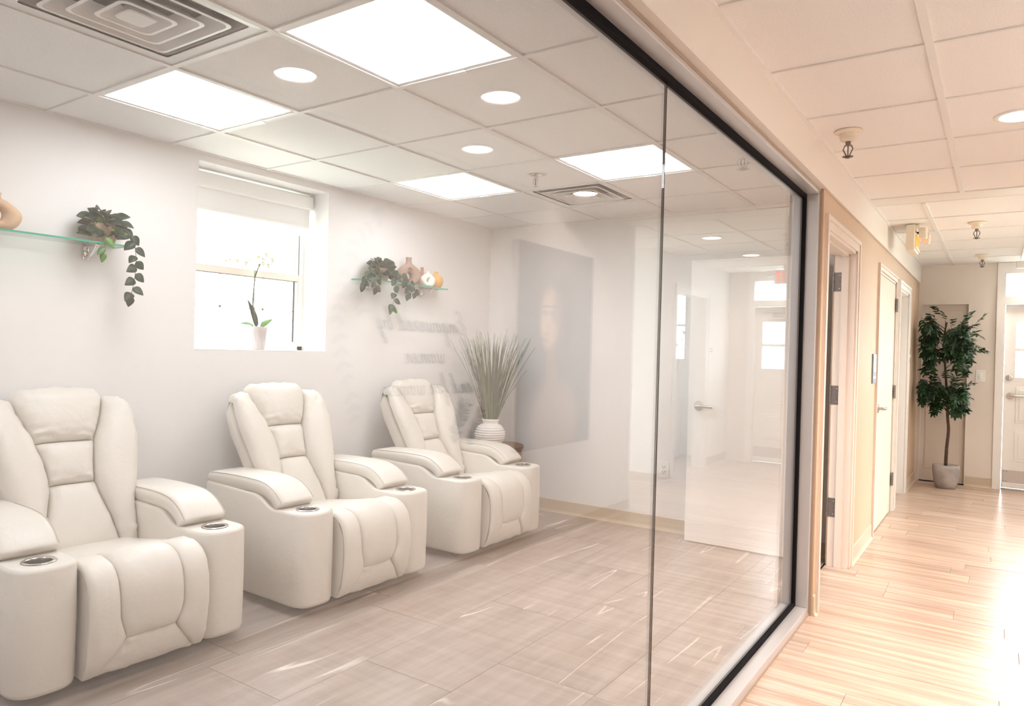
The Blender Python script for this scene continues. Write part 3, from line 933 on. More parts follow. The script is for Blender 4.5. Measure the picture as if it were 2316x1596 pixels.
def downlight(x, y, label, watts, size=1.4):
    t = thing('downlight', label, 'ceiling light', (x, y, H), group='round recessed corridor downlights')
    MB().lathe([(0.098, 0.002), (0.098, -0.003), (0.090, -0.006), (0.078, -0.004), (0.074, 0.006)], 32, cap0=False, cap1=False).build('trim_ring', PLASTW, t, smooth=True, sharp=40)
    MB().lathe([(0.075, 0.001), (0.075, 0.003)], 32).build('lens', LENS, t)
    d = bpy.data.lights.new('downlight_lamp', 'SPOT')
    d.energy = watts
    d.color = (1.0, 0.855, 0.75)
    d.spot_size = 2.5
    d.spot_blend = 0.8
    d.shadow_soft_size = 0.07
    lo_ = bpy.data.objects.new('downlight_lamp', d)
    COL.objects.link(lo_)
    lo_.parent = t
    lo_.location = (0, 0, -0.012)
    return t


downlight(3.775, 2.20, 'round recessed downlight at the right edge of the corridor ceiling', DOWNLIGHT_W)
downlight(3.785, 0.91, 'round corridor downlight above the photographer, mirrored near the LED panel', DOWNLIGHT_W)
for k, y in enumerate((0.30, 1.49, 2.69)):
    downlight(4.345, y, ('nearest', 'middle', 'farthest')[k] + ' wall washer downlight over the lettered wall, mirrored in the glass', (26.0, 160.0, 200.0)[k])
for k, y in enumerate((4.81, 6.05, 7.40)):
    downlight(4.20, y, ('nearest', 'middle', 'last')[k] + ' downlight before the entrance door, mirrored in the glass', DOWNLIGHT_W)
downlight(3.785, -0.45, 'corridor downlight behind the photographer', DOWNLIGHT_W)

# ---- emergency light hung at the fascia
t = thing('emergency_light', 'cream emergency light with amber lens hanging beside the fascia', 'emergency light', (3.135, 4.90, H))
MB().box(-0.05, 0.05, -0.10, 0.12, -0.008, 0.0, c=0.003).build('canopy', PLASTC, t)
MB().box(-0.032, 0.028, -0.15, 0.17, -0.205, -0.006, c=0.008).build('housing', PLASTC, t)
MB().box(0.028, 0.034, -0.12, 0.14, -0.175, -0.085, c=0.002).build('amber_window', AMBER, t)
MB().box(0.028, 0.038, -0.135, 0.155, -0.19, -0.175).box(0.028, 0.038, -0.135, 0.155, -0.085, -0.07).build('window_rim', PLASTW, t)
for y0 in (-0.11, 0.17):
    hd = MB().tube([(0.02, y0 + 0.02, -0.06), (0.055, y0 + 0.02, -0.07)], 0.008, 8).build('lamp_arm', BLACKP, t)
    MB().box(0.05, 0.105, y0 - 0.02, y0 + 0.06, -0.115, -0.03, c=0.012).build('lamp_head', PLASTC, t)

# ---- exit sign near the entrance
t = thing('exit_sign', 'red lettered EXIT sign above the entrance, mirrored in the glass', 'exit sign', (4.06, 7.0, H))
MB().box(-0.04, 0.04, -0.03, 0.03, -0.05, 0).build('canopy', PLASTW, t)
MB().box(-0.145, 0.145, -0.02, 0.02, -0.215, -0.05, c=0.005).build('housing', PLASTW, t)


def block_letters(parent, word, x0, z0, h, w, gap, y, st=0.016):
    """sans capitals as flat plates facing -Y, reading left to right along +X"""
    for ch in word:
        mb = MB()
        e = 0.004
        if ch == 'E':
            mb.box(x0, x0 + st, y - e, y, z0, z0 + h)
            for zz in (z0, z0 + (h - st) / 2, z0 + h - st):
                mb.box(x0 + st, x0 + w, y - e, y, zz, zz + st)
        elif ch == 'X':
            for s_ in (1, -1):
                a0, a1 = (x0, x0 + w - st) if s_ > 0 else (x0 + w - st, x0)
                v = [(a0, z0), (a0 + st, z0), (a1 + st, z0 + h), (a1, z0 + h)]
                mb.add([(px_, y - e - (0.0005 if s_ > 0 else 0), pz) for px_, pz in v] + [(px_, y, pz) for px_, pz in v],
                       [(0, 1, 2, 3), (7, 6, 5, 4), (0, 4, 5, 1), (1, 5, 6, 2), (2, 6, 7, 3), (3, 7, 4, 0)])
        elif ch == 'I':
            mb.box(x0, x0 + st, y - e, y, z0, z0 + h)
        elif ch == 'T':
            mb.box(x0, x0 + w, y - e, y, z0 + h - st, z0 + h).box(x0 + (w - st) / 2, x0 + (w + st) / 2, y - e, y, z0, z0 + h - st)
        mb.build('letter', RED, parent)
        x0 += (st if ch == 'I' else w) + gap


block_letters(t, 'EXIT', -0.118, -0.195, 0.125, 0.058, 0.018, -0.02)
for s_ in (-1, 1):
    MB().box(s_ * 0.19 - 0.035, s_ * 0.19 + 0.035, -0.035, 0.02, -0.13, -0.06, c=0.01).build('lamp_head', PLASTW, t)
    MB().tube([(s_ * 0.14, 0, -0.1), (s_ * 0.17, 0, -0.1)], 0.008, 8).build('lamp_arm', BLACKP, t)

# ================================================================== RECLINERS
def backsurf(y, b):
    """front of the backrest: b 0 bottom .. 1 top, rolling backwards over the top edge"""
    bt = 0.945 - 0.06 * smooth01((abs(y) - 0.15) / 0.16)
    bb = min(b, bt)
    z = 0.375 + 0.680 * bb
    x = -0.455 - 0.315 * bb + 0.012 * math.sin(math.pi * bb)
    x += 0.035 * (abs(y) / 0.31) ** 2.4
    nr, tg = Vector((0.907, 0, 0.420)), Vector((-0.420, 0, 0.907))
    p = Vector((x, y, z))
    if b > bt:
        r_ = 0.042
        th = min(1.75, (b - bt) * 0.724 / r_)
        c = p - nr * r_
        n2 = nr * math.cos(th) + tg * math.sin(th)
        return c + n2 * r_, n2
    return p, nr


SEATP = [(-0.54, 0.380), (-0.32, 0.405), (-0.14, 0.438), (-0.02, 0.462), (0.06, 0.458), (0.115, 0.425), (0.143, 0.365), (0.152, 0.28), (0.146, 0.18), (0.128, 0.10), (0.10, 0.045)]
SEATC = [Vector((p[0], 0, p[1])) for p in catmull([(a, b, 0) for a, b in SEATP], 8)]
SEATC = [Vector((p.x, 0, p.y)) for p in catmull([(a, b, 0) for a, b in SEATP], 8)]
_L = [0.0]
for a_, b_ in zip(SEATC[:-1], SEATC[1:]):
    _L.append(_L[-1] + (b_ - a_).length)
SEATLEN = _L[-1]


def seatsurf(y, s):
    d = max(0.0, min(SEATLEN, s))
    k = 0
    while k < len(_L) - 2 and _L[k + 1] < d:
        k += 1
    f_ = (d - _L[k]) / (_L[k + 1] - _L[k])
    p = SEATC[k].lerp(SEATC[k + 1], f_)
    tt = (SEATC[k + 1] - SEATC[k]).normalized()
    return Vector((p.x, y, p.z)), Vector((-tt.z, 0, tt.x))


def seat_s(x=None, z=None):
    best = None
    for k, p in enumerate(SEATC):
        e = abs(p.x - x) + (0 if p.z > 0.40 else 9) if x is not None else abs(p.z - z) + (0 if p.x > 0.05 else 9)
        if best is None or e < best[0]:
            best = (e, _L[k])
    return best[1]


def cushion(surf, L, R, b0, b1, th, n=22, m_=22, p=5.0, q=0.5, base=0.0, wr=0.0, seed=0, crown=0.0):
    mb = MB()
    v, f = [], []
    for j in range(m_ + 1):
        vv = math.sin(math.pi / 2 * (2 * j / m_ - 1))
        b = b0 + (b1 - b0) * (vv + 1) / 2
        for i in range(n + 1):
            uu = math.sin(math.pi / 2 * (2 * i / n - 1))
            y = L(b) + (R(b) - L(b)) * (uu + 1) / 2
            pos, nr = surf(y, b)
            e = max(0.0, (1 - abs(uu) ** p) * (1 - abs(vv) ** p))
            h = th * e ** q + crown * (1 - uu * uu) * (1 - vv * vv)
            if wr:
                edge = math.exp(-((1 - abs(uu)) / 0.35) ** 2) * (1 - abs(uu) ** 8) + math.exp(-((1 - abs(vv)) / 0.35) ** 2) * (1 - abs(vv) ** 8)
                h += wr * edge * noise.noise(Vector((y * 30 + seed, b * 34, seed * 1.7)))
            v.append(tuple(pos + nr * (base + h)))
    for j in range(m_):
        for i in range(n):
            a = j * (n + 1) + i
            f.append((a, a + 1, a + n + 2, a + n + 1))
    mb.add(v, f)
    return mb


def lerp_table(tab, b):
    if b <= tab[0][0]:
        return tab[0][1]
    for (b0, v0), (b1, v1) in zip(tab[:-1], tab[1:]):
        if b <= b1:
            return v0 + (v1 - v0) * (b - b0) / (b1 - b0)
    return tab[-1][1]


CENTER = [(0, 0.165), (0.18, 0.140), (0.34, 0.105), (0.43, 0.095), (0.56, 0.105), (0.69, 0.125), (0.85, 0.170), (1.0, 0.200)]
OUTER = [(0, 0.233), (0.25, 0.236), (0.42, 0.27), (0.7, 0.31), (1.0, 0.305)]


def rrect(cx_, cz_, hx, hz, r, n=4):
    pts = []
    for sx, sz, a0 in ((1, 1, 0), (-1, 1, 90), (-1, -1, 180), (1, -1, 270)):
        for k in range(n + 1):
            a = math.radians(a0 + 90 * k / n)
            pts.append((cx_ + sx * (hx - r) + r * math.cos(a), cz_ + sz * (hz - r) + r * math.sin(a)))
    return pts


def make_recliner():
    root = thing('recliner', 'x', 'armchair', (0, 0, 0), group='ivory leather recliners along the window wall')
    # ---- backrest shell
    bk = MB()
    rings = []
    for k in range(13):
        b = -0.08 + 1.01 * k / 12
        pos, nr = backsurf(0, b)
        w = lerp_table(OUTER, b) - 0.004
        th = 0.12 - 0.035 * b
        if k == 12:
            w -= 0.02; th -= 0.03
        c = pos - nr * (th / 2 + 0.012)
        rings.append([(c.x + d_ * 0.907, y_, c.z + d_ * 0.420) for (y_, d_) in rrect(0, 0, w, th / 2, 0.035)])
    bk.loft(rings)
    back = bk.build('backrest', LEATHER, root, smooth=True, sharp=60)
    cushion(backsurf, lambda b: -lerp_table(CENTER, b), lambda b: lerp_table(CENTER, b), 0.69, 1.055, 0.058, m_=34, p=4, q=0.42, wr=0.020, seed=1, crown=0.012, base=-0.012).build('headrest_cushion', LEATHER, back, smooth=True)
    cushion(backsurf, lambda b: -lerp_table(CENTER, b), lambda b: lerp_table(CENTER, b), 0.425, 0.688, 0.046, p=4, q=0.42, wr=0.012, seed=2, crown=0.008, base=-0.012).build('lumbar_cushion', LEATHER, back, smooth=True)
    cushion(backsurf, lambda b: -lerp_table(CENTER, b), lambda b: lerp_table(CENTER, b), -0.03, 0.423, 0.050, p=4, q=0.42, wr=0.010, seed=3, crown=0.012, base=-0.012).build('lower_back_cushion', LEATHER, back, smooth=True)
    for s_ in (-1, 1):
        cl, cr = (lambda b: -lerp_table(OUTER, b) - 0.004), (lambda b: -lerp_table(CENTER, b) - 0.001)
        if s_ > 0:
            cl, cr = (lambda b: lerp_table(CENTER, b) + 0.001), (lambda b: lerp_table(OUTER, b) + 0.004)
        cushion(backsurf, cl, cr, -0.03, 1.005, 0.066, n=18, m_=44, p=3.4, q=0.45, wr=0.024, seed=5 + s_, crown=0.010, base=-0.014).build('side_bolster', LEATHER, back, smooth=True)
    # ---- seat
    st = MB()
    prof = [(p.x, p.z) for p in SEATC[::4]]
    prof = [(x - (0.014 if z < 0.44 and x > 0.05 else 0), z - (0.012 if z > 0.38 else 0)) for x, z in prof] + [(-0.54, 0.06)]
    st.loft([[(x, y, z) for x, z in prof] for y in (-0.232, 0.232)])
    seat = st.build('seat', LEATHER, root)
    s1, s2, s3 = seat_s(x=-0.10), seat_s(z=0.185), SEATLEN
    cw = [(s1, 0.128), (s2 - 0.08, 0.125), (s2, 0.098)]
    cushion(seatsurf, lambda b: -0.234, lambda b: 0.234, 0.0, s1 + 0.01, 0.022, n=26, m_=20, p=6, q=0.5, crown=0.010, base=-0.006, wr=0.003, seed=9).build('seat_cushion', LEATHER, seat, smooth=True)
    cushion(seatsurf, lambda b: -lerp_table(cw, b), lambda b: lerp_table(cw, b), s1, s2, 0.030, n=22, m_=28, p=5, q=0.42, base=-0.006, crown=0.010, wr=0.003, seed=11).build('front_pad', LEATHER, seat, smooth=True)
    inner = cw + [(s3, 0.20)]
    for s_ in (-1, 1):
        if s_ < 0:
            a_, b_ = (lambda b: -0.236), (lambda b: -lerp_table(inner, b))
        else:
            a_, b_ = (lambda b: lerp_table(inner, b)), (lambda b: 0.236)
        cushion(seatsurf, a_, b_, s1, s3, 0.022, n=16, m_=34, p=4, q=0.42, base=-0.006, crown=0.006, wr=0.008, seed=13 + s_).build('side_panel', LEATHER, seat, smooth=True)
    cushion(seatsurf, lambda b: -lerp_table(inner, b), lambda b: lerp_table(inner, b), s2, s3, 0.012, n=22, m_=12, p=5, q=0.5, base=-0.006, wr=0.012, seed=17).build('lower_apron', LEATHER, seat, smooth=True)
    # ---- arms
    for s_ in (-1, 1):
        yc = s_ * 0.35
        hw_, zb, zc = 0.113, 0.042, 0.500

        def top(x):
            return zc + 0.058 * smooth01((-0.13 - x) / 0.15) + 0.012 * smooth01((-0.3 - x) / 0.4)
        n = 40
        out = []
        for k in range(n + 1):       # front half, superellipse
            a = -math.pi / 2 + math.pi * k / n
            ca, sa = math.cos(a), math.sin(a)
            out.append((-0.005 + 0.118 * abs(ca) ** 0.72, yc + hw_ * math.copysign(abs(sa) ** 0.72, sa)))
        xs = [-0.06, -0.10, -0.13, -0.155, -0.18, -0.205, -0.235, -0.28, -0.36, -0.46, -0.56, -0.66, -0.70]
        right = [(x, yc + hw_) for x in xs] + [(-0.715, yc + hw_ - 0.02)]
        left = [(-0.715, yc - hw_ + 0.02)] + [(x, yc - hw_) for x in reversed(xs)]
        outline = out + right + left

        def ring(inset, zf):
            r_ = []
            for (x, y) in outline:
                d = Vector((x - max(-0.60, min(0.0, x)), y - yc))
                k_ = 1 - inset / max(d.length, 1e-6)
                xx = max(-0.60, min(0.0, x)) + d.x * k_
                r_.append((xx, yc + d.y * k_, zf(xx)))
            return r_
        mb = MB()
        mb.loft([ring(0.020, lambda x: zb), ring(0.006, lambda x: zb + 0.006), ring(0.0, lambda x: zb + 0.022), ring(-0.003, lambda x: 0.28),
                 ring(0.0, lambda x: top(x) - 0.014), ring(0.004, lambda x: top(x) - 0.004), ring(0.012, lambda x: top(x))], True, False)
        tr_ = ring(0.012, lambda x: top(x))
        # top: radial fan round the cup opening in front, strips behind
        nr_ = len(out)
        fr_idx = list(range(nr_)) + [nr_]            # front points and x=-0.06 on the right
        lid = MB()
        cupr = 0.047
        L_ = len(tr_)
        front = [tr_[L_ - 2], tr_[L_ - 1]] + tr_[:nr_ + 2]     # from x=-0.10 left, round the front, to x=-0.10 right
        nb = 8
        backrow = [(front[-1][0], front[-1][1] + (front[0][1] - front[-1][1]) * k / nb, front[-1][2]) for k in range(1, nb)]
        loop = front + backrow
        circ = []
        for (x, y, z) in loop:
            d = Vector((x, y - yc)).normalized()
            circ.append((d.x * cupr, yc + d.y * cupr, zc))
        lid.loft([loop, circ], False, False)
        nn = nr_ + 2
        Rr = [tr_[k] for k in range(nr_ + 1, nr_ + len(right))]
        Ll = [tr_[L_ - 2 - k] for k in range(0, len(right) - 1)]
        rows = []
        for a_, b_ in zip(Rr, Ll):
            rows.append([(a_[0], a_[1] + (b_[1] - a_[1]) * k / nb, a_[2]) for k in range(nb + 1)])
        lid.loft(rows, False, False, closed=False)
        mb.add(lid.v, lid.f)
        arm = mb.build('armrest', LEATHER, root, smooth=True, sharp=50)
        # pad
        path = catmull([(-0.705, 0, 0.585), (-0.50, 0, 0.592), (-0.32, 0, 0.592), (-0.22, 0, 0.582), (-0.155, 0, 0.556), (-0.112, 0, 0.522), (-0.098, 0, 0.505)], 5)
        rings = []
        N = len(path)
        for k, p in enumerate(path):
            tt = (path[min(k + 1, N - 1)] - path[max(k - 1, 0)]).normalized()
            nn_ = Vector((-tt.z, 0, tt.x))
            e = min(k / 2.0, 1.0)
            e = 0.72 + 0.28 * math.sin(e * math.pi / 2)
            hy_, hn_ = 0.108 * (0.9 + 0.1 * e), 0.040 * e
            if k >= N - 3:
                q_ = (k - N + 4) / 3
                hy_ *= 1 - 0.12 * q_ ** 2; hn_ *= 1 - 0.45 * q_ ** 2
            rings.append([(p.x + nn_.x * d_, yc + y_, p.z + nn_.z * d_) for (y_, d_) in rrect(0, 0.0, hy_, hn_, min(0.034, hn_ * 0.9), 5)])
        pad = MB().loft(rings).build('arm_pad', LEATHER, arm, smooth=True, sharp=55)
        for sy in (-1, 1):
            line = []
            for k in range(1, N - 3):
                p = path[k]
                tt = (path[k + 1] - path[k - 1]).normalized()
                nn_ = Vector((-tt.z, 0, tt.x))
                q_ = p + nn_ * 0.0335
                line.append((q_.x, yc + sy * 0.0985, q_.z))
            MB().tube(line, 0.0016, 5).build('stitched_seam', SEAM, pad)
        # cup holder
        cup = MB().lathe([(0.0425, 0.002), (0.041, -0.004), (0.039, -0.066), (0.034, -0.070)], 32, 0, yc, zc, cap0=False, cap1=True)
        cup = cup.build('cup_holder', CUPM, arm, smooth=True, sharp=45)
        MB().lathe([(0.047, -0.002), (0.056, 0.0015), (0.057, 0.003), (0.054, 0.0050), (0.044, 0.0040), (0.0425, 0.002)], 32, 0, yc, zc, cap0=False, cap1=False).build('cup_rim', CHROME, arm, smooth=True, sharp=60)
    for (x, y) in ((-0.04, -0.35), (-0.04, 0.35), (-0.60, -0.35), (-0.60, 0.35)):
        MB().lathe([(0.020, 0.0), (0.026, 0.006), (0.028, 0.044)], 14, x, y, 0).build('foot', BLACKP, root)
    MB().box(-0.62, 0.05, -0.23, 0.23, 0.035, 0.062).build('underframe', BLACKP, root)
    return root


proto = make_recliner()
chairs = [((0.850, 0.012), -1.5, 'ivory leather recliner at the left edge, in front of the first glass shelf'),
          ((0.902, 1.198), -1.0, 'ivory leather recliner below the window, in the middle of the three'),
          ((0.913, 2.421), 0.0, 'ivory leather recliner farthest back, beside the vase of tall grass')]
for k, ((x, y), a, lab) in enumerate(chairs):
    c = proto if k == 0 else copy_tree(proto)
    c.location = (x, y, 0)
    c.rotation_euler = (0, 0, math.radians(a))
    c['label'] = lab

# ================================================================== SHELVES, VASES, PLANTS
SZ = 1.783


def glass_shelf(y0, y1, depth, label, z=SZ):
    t = thing('glass_shelf', label, 'shelf', (0, (y0 + y1) / 2, z), group='clear glass wall shelves')
    h = (y1 - y0) / 2
    MB().box(0.004, depth - 0.002, -h + 0.002, h - 0.002, -0.008, 0.0).build('shelf_plate', SHELFG, t)
    MB().box(depth - 0.0025, depth, -h, h, -0.008, 0.0).box(0.004, depth - 0.0025, h - 0.0025, h, -0.008, 0.0).box(0.004, depth - 0.0025, -h, -h + 0.0025, -0.008, 0.0).build('polished_edge', SHELFE, t)
    for y in (-h + 0.16, h - 0.13):
        br = MB()
        br.box(0.0, 0.008, y - 0.014, y + 0.014, -0.075, -0.010, c=0.002)
        br.box(0.0, depth * 0.75, y - 0.010, y + 0.010, -0.016, -0.009, c=0.002)
        br.tube(catmull([(0.006, y, -0.068), (0.05, y, -0.060), (0.09, y, -0.035), (depth * 0.72, y, -0.014)], 5), 0.0075, 10)
        br.build('bracket', CHROME, t, smooth=True, sharp=40)
    return t


glass_shelf(-0.62, 0.315, 0.165, 'clear glass shelf with green edge above the left recliner')
glass_shelf(1.93, 2.785, 0.165, 'clear glass shelf holding four ceramic vases right of the window')


def donut_vase(name, label, mat, loc, rotz, w, h, hole, depth, neck_r, neck_h, hole_dy=0.0, hole_dz=0.0, grp='round ceramic vases on the glass shelves'):
    """flattened ring-shaped vase standing on the shelf with a short neck; local plane y-z"""
    t = thing(name, label, 'vase', loc, rotz, grp)
    mb = MB()
    n, m_ = 48, 20
    rings = []
    bh = h - neck_h * 0.6
    for i in range(n):
        a = 2 * math.pi * i / n
        ca, sa = math.cos(a), math.sin(a)
        # outer egg shape, slimmer towards the neck
        sh = 1.0 - 0.40 * max(0, sa) ** 1.6
        oy, oz = w / 2 * ca * sh, bh / 2 * sa
        if oz < -bh / 2 * 0.90:
            oz = -bh / 2 * 0.90
        hy, hz = hole_dy + hole * 0.72 * ca, hole_dz + hole * 1.15 * sa
        ring = []
        for k in range(m_):
            b = 2 * math.pi * k / m_
            f_ = (1 - math.cos(b)) / 2          # 0 outer .. 1 inner
            yy = oy + (hy - oy) * f_
            zz = oz + (hz - oz) * f_
            xx = depth / 2 * math.copysign(abs(math.sin(b)) ** 0.8, math.sin(b))
            ring.append((xx, yy, zz + bh / 2 * 0.90))
        rings.append(ring)
    rings.append(rings[0])
    mb.loft(rings, False, False)
    mb.build('body', mat, t, smooth=True)
    zt = bh * 0.90
    MB().lathe([(neck_r * 2.2, zt - neck_h * 0.75), (neck_r * 1.6, zt - neck_h * 0.2), (neck_r, zt + neck_h * 0.35), (neck_r, zt + neck_h * 0.7), (neck_r * 1.12, zt + neck_h), (neck_r * 0.8, zt + neck_h), (neck_r * 0.7, zt + neck_h * 0.3)], 24).build('neck', mat, t, smooth=True)
    return t


donut_vase('ring_vase', 'tan ring vase cut off by the left picture edge', CERTAN, (0.09, -0.225, SZ), math.radians(-12), 0.185, 0.165, 0.022, 0.070, 0.014, 0.030)
donut_vase('ring_vase', 'tall brown ring vase beside the trailing plant', CERBR, (0.083, 2.42, SZ), math.radians(-24), 0.200, 0.200, 0.024, 0.080, 0.021, 0.050, -0.004, -0.016)
donut_vase('ring_vase', 'small white ring vase in front of the ochre one', CEROFF, (0.118, 2.600, SZ), math.radians(-12), 0.132, 0.122, 0.014, 0.060, 0.010, 0.018, -0.012, -0.004)
t = thing('bottle_vase', 'terracotta bottle vase half hidden behind the brown and white vases', 'vase', (0.038, 2.622, SZ), 0, 'round ceramic vases on the glass shelves')
MB().lathe([(0.024, 0.0), (0.032, 0.02), (0.034, 0.05), (0.029, 0.085), (0.015, 0.105), (0.0125, 0.12), (0.0125, 0.15), (0.015, 0.153), (0.010, 0.153), (0.009, 0.12)], 28).build('body', CERTC, t, smooth=True)
t = thing('round_vase', 'ochre round vase at the right end of the vase shelf', 'vase', (0.085, 2.729, SZ), 0, 'round ceramic vases on the glass shelves')
MB().lathe([(0.030, 0.0), (0.046, 0.014), (0.058, 0.045), (0.056, 0.075), (0.040, 0.100), (0.018, 0.110), (0.0145, 0.116), (0.0155, 0.128), (0.011, 0.128), (0.010, 0.112)], 28).build('body', CEROR, t, smooth=True)


def leaf_mesh(name, mat, L=1.0, W=0.8, fold=0.18, bend=0.25, n=7, tip=0.0):
    v, f = [], []
    for k in range(n + 1):
        s = k / n
        w = W / 2 * (math.sin(math.pi * min(1, s ** 0.72)) ** 0.85) if 0 < s < 1 else 0.004
        z = -bend * s * s * L
        v += [(s * L, -w, z + fold * w), (s * L, 0, z), (s * L, w, z + fold * w)]
    for k in range(n):
        a = 3 * k
        f += [(a, a + 1, a + 4, a + 3), (a + 1, a + 2, a + 5, a + 4)]
    # a second skin below gives the leaf a thickness
    o = len(v)
    v += [(x, y, z - 0.012 * L) for x, y, z in v]
    f += [tuple(i + o for i in reversed(q)) for q in f[:2 * n]]
    for k in range(n):
        a = 3 * k
        f += [(a, a + 3, a + 3 + o, a + o), (a + 2, a + 2 + o, a + 5 + o, a + 5)]
    return MB().add(v, f).mesh(name, mat, smooth=True)


LM_D = leaf_mesh('leaf', LEAFD, 1, 0.78)
LM_D2 = leaf_mesh('leaf', LEAFD, 1, 0.62, bend=0.1)
LM_G = leaf_mesh('leaf', LEAFG, 1, 0.58, bend=0.15)


def put_leaf(parent, me, p, d, roll, size, face=None):
    """leaf at p pointing along d; face: direction the upper side should look"""
    d = Vector(d).normalized()
    fz = Vector(face) if face is not None else Vector((0, 0, 1))
    y = fz.cross(d)
    if y.length < 1e-3:
        y = Vector((0, 1, 0))
    y.normalize()
    z = d.cross(y)
    mt = Matrix((d, y, z)).transposed()
    mt = mt @ Matrix.Rotation(roll, 3, 'X')
    o = link('leaf', me, parent)
    o.matrix_local = Matrix.Translation(p) @ mt.to_4x4() @ Matrix.Scale(size, 4)
    return o


def trailing_plant(label, loc, pot_r, pot_h, leaves, vines, seed, wallgap):
    rnd = random.Random(seed)
    t = thing('trailing_plant', label, 'potted plant', loc, group='trailing plants on the glass shelves')
    MB().lathe([(pot_r * 0.78, 0), (pot_r * 0.95, pot_h * 0.3), (pot_r, pot_h * 0.75), (pot_r * 0.96, pot_h), (pot_r * 0.86, pot_h), (pot_r * 0.82, pot_h * 0.85)], 28, ripple=lambda a, z: 0.0012 * math.sin(22 * a)).build('pot', POTTAN, t, smooth=True)
    MB().lathe([(pot_r * 0.86, pot_h * 0.86), (0.004, pot_h * 0.92)], 20, cap0=False).build('soil', SOIL, t)
    ctr = Vector((0, 0, pot_h))
    st = MB()
    for k in range(leaves):
        a = rnd.uniform(-math.pi, math.pi)
        el = rnd.uniform(-0.75, 1.15)
        r = rnd.uniform(0.75, 1.5) * pot_r
        p = ctr + Vector((math.cos(a) * r * max(0.45, math.cos(el)), math.sin(a) * r * 1.12 * max(0.45, math.cos(el)), r * math.sin(el) * 0.85 - (0.02 if el < 0 else 0)))
        if p.x + loc[0] < wallgap:
            p.x = wallgap - loc[0] + rnd.uniform(0, 0.03)
        p.z = max(p.z, 0.034 + rnd.uniform(0, 0.03))
        out_ = Vector((math.cos(a) * 0.7 + 0.35, math.sin(a), 0.5 * math.sin(el) - 0.25 + rnd.uniform(-0.3, 0.4)))
        if p.x + loc[0] < wallgap + 0.05:
            out_.x = abs(out_.x) * 0.6
        if p.z < 0.07:
            out_.z = max(out_.z, -0.1)
        me = LM_G if rnd.random() < 0.10 else (LM_D if rnd.random() < 0.7 else LM_D2)
        put_leaf(t, me, p - out_.normalized() * 0.02, out_, rnd.uniform(-0.7, 0.7), rnd.uniform(0.050, 0.070), Vector((0.75, -0.35, 0.55)))
        if k % 4 == 0:
            st.tube(catmull([tuple(ctr * 0.95), tuple(ctr + (p - ctr) * 0.5 + Vector((0, 0, 0.025))), tuple(p)], 4), 0.0014, 5)
    if st.v:
        st.build('stems', STEMM, t, smooth=True)
    for (pts, cnt, green) in vines:
        cv = catmull(pts, 8)
        MB().tube(cv, 0.0014, 5).build('vine', STEMM, t, smooth=True)
        for k in range(cnt):
            p = cv[int((k + 0.5) / cnt * (len(cv) - 1))]
            s_ = 1 if k % 2 else -1
            d = Vector((rnd.uniform(0.1, 0.45), s_ * rnd.uniform(0.45, 0.9), -rnd.uniform(0.35, 0.9)))
            me = LM_G if (k >= cnt - green) else LM_D
            put_leaf(t, me, p, d, rnd.uniform(-0.4, 0.4), rnd.uniform(0.050, 0.064), Vector((0.9, -0.35, 0.3)))
        put_leaf(t, LM_G if green else LM_D, cv[-1], Vector((0.1, -0.25, -1)), 0, 0.052, Vector((0.9, -0.35, 0.2)))
    return t


trailing_plant('trailing plant with dark leaves at the end of the left shelf', (0.095, 0.225, SZ), 0.058, 0.095, 78,
               [([(0.03, 0.06, 0.09), (0.07, 0.10, 0.05), (0.085, 0.115, -0.05), (0.08, 0.115, -0.15), (0.075, 0.100, -0.25)], 13, 0),
                ([(0.05, -0.03, 0.06), (0.085, -0.035, 0.02), (0.09, -0.04, -0.05)], 3, 2)], 5, 0.03)
trailing_plant('trailing plant hanging over the vase shelf, left of the brown vase', (0.095, 2.115, SZ), 0.062, 0.085, 78,
               [([(0.03, 0.02, 0.09), (0.085, 0.05, 0.04), (0.10, 0.045, -0.06), (0.10, 0.035, -0.15), (0.095, 0.02, -0.19)], 8, 1),
                ([(0.02, 0.06, 0.09), (0.07, 0.14, 0.05), (0.10, 0.17, -0.02), (0.10, 0.185, -0.08)], 8, 0),
                ([(0.02, 0.08, 0.09), (0.06, 0.19, 0.05), (0.085, 0.235, 0.0), (0.095, 0.262, -0.06)], 6, 0),
                ([(0.02, -0.04, 0.09), (0.06, -0.14, 0.06), (0.07, -0.20, 0.01), (0.075, -0.235, -0.05)], 9, 0),
                ([(0.02, -0.04, 0.08), (0.075, -0.09, 0.04), (0.085, -0.12, -0.02), (0.085, -0.125, -0.06)], 6, 0)], 8, 0.03)

# ---- orchid on the sill
t = thing('potted_orchid', 'white orchid in a fluted white pot on the window sill', 'orchid', (-0.115, 1.262, wz0 + 0.0045))
MB().lathe([(0.046, 0.0), (0.050, 0.006), (0.062, 0.125), (0.068, 0.130), (0.069, 0.143), (0.062, 0.143), (0.058, 0.12)], 64, ripple=lambda a, z: 0.0022 * math.cos(32 * a) if z < 0.126 else 0).build('pot', P('orchid_pot', (0.62, 0.56, 0.545), 0.5), t, smooth=True, sharp=60)  # backlit shade of the white pot is put into its base colour
MB().lathe([(0.060, 0.128), (0.004, 0.134)], 24, cap0=False).build('soil', SOIL, t)
stem = catmull([(0, -0.005, 0.13), (0.0, -0.03, 0.27), (0.0, -0.025, 0.40), (0.0, -0.015, 0.47), (0.0, 0.012, 0.53), (0.0, 0.035, 0.575)], 6)
MB().tube(stem, 0.0045, 8).build('stem', STEMD, t, smooth=True)
MB().tube(catmull([(0, 0.0, 0.13), (0.0, -0.02, 0.25), (0.0, -0.025, 0.42), (0, -0.022, 0.5)], 6), 0.0024, 6).build('stake', STEMM, t, smooth=True)
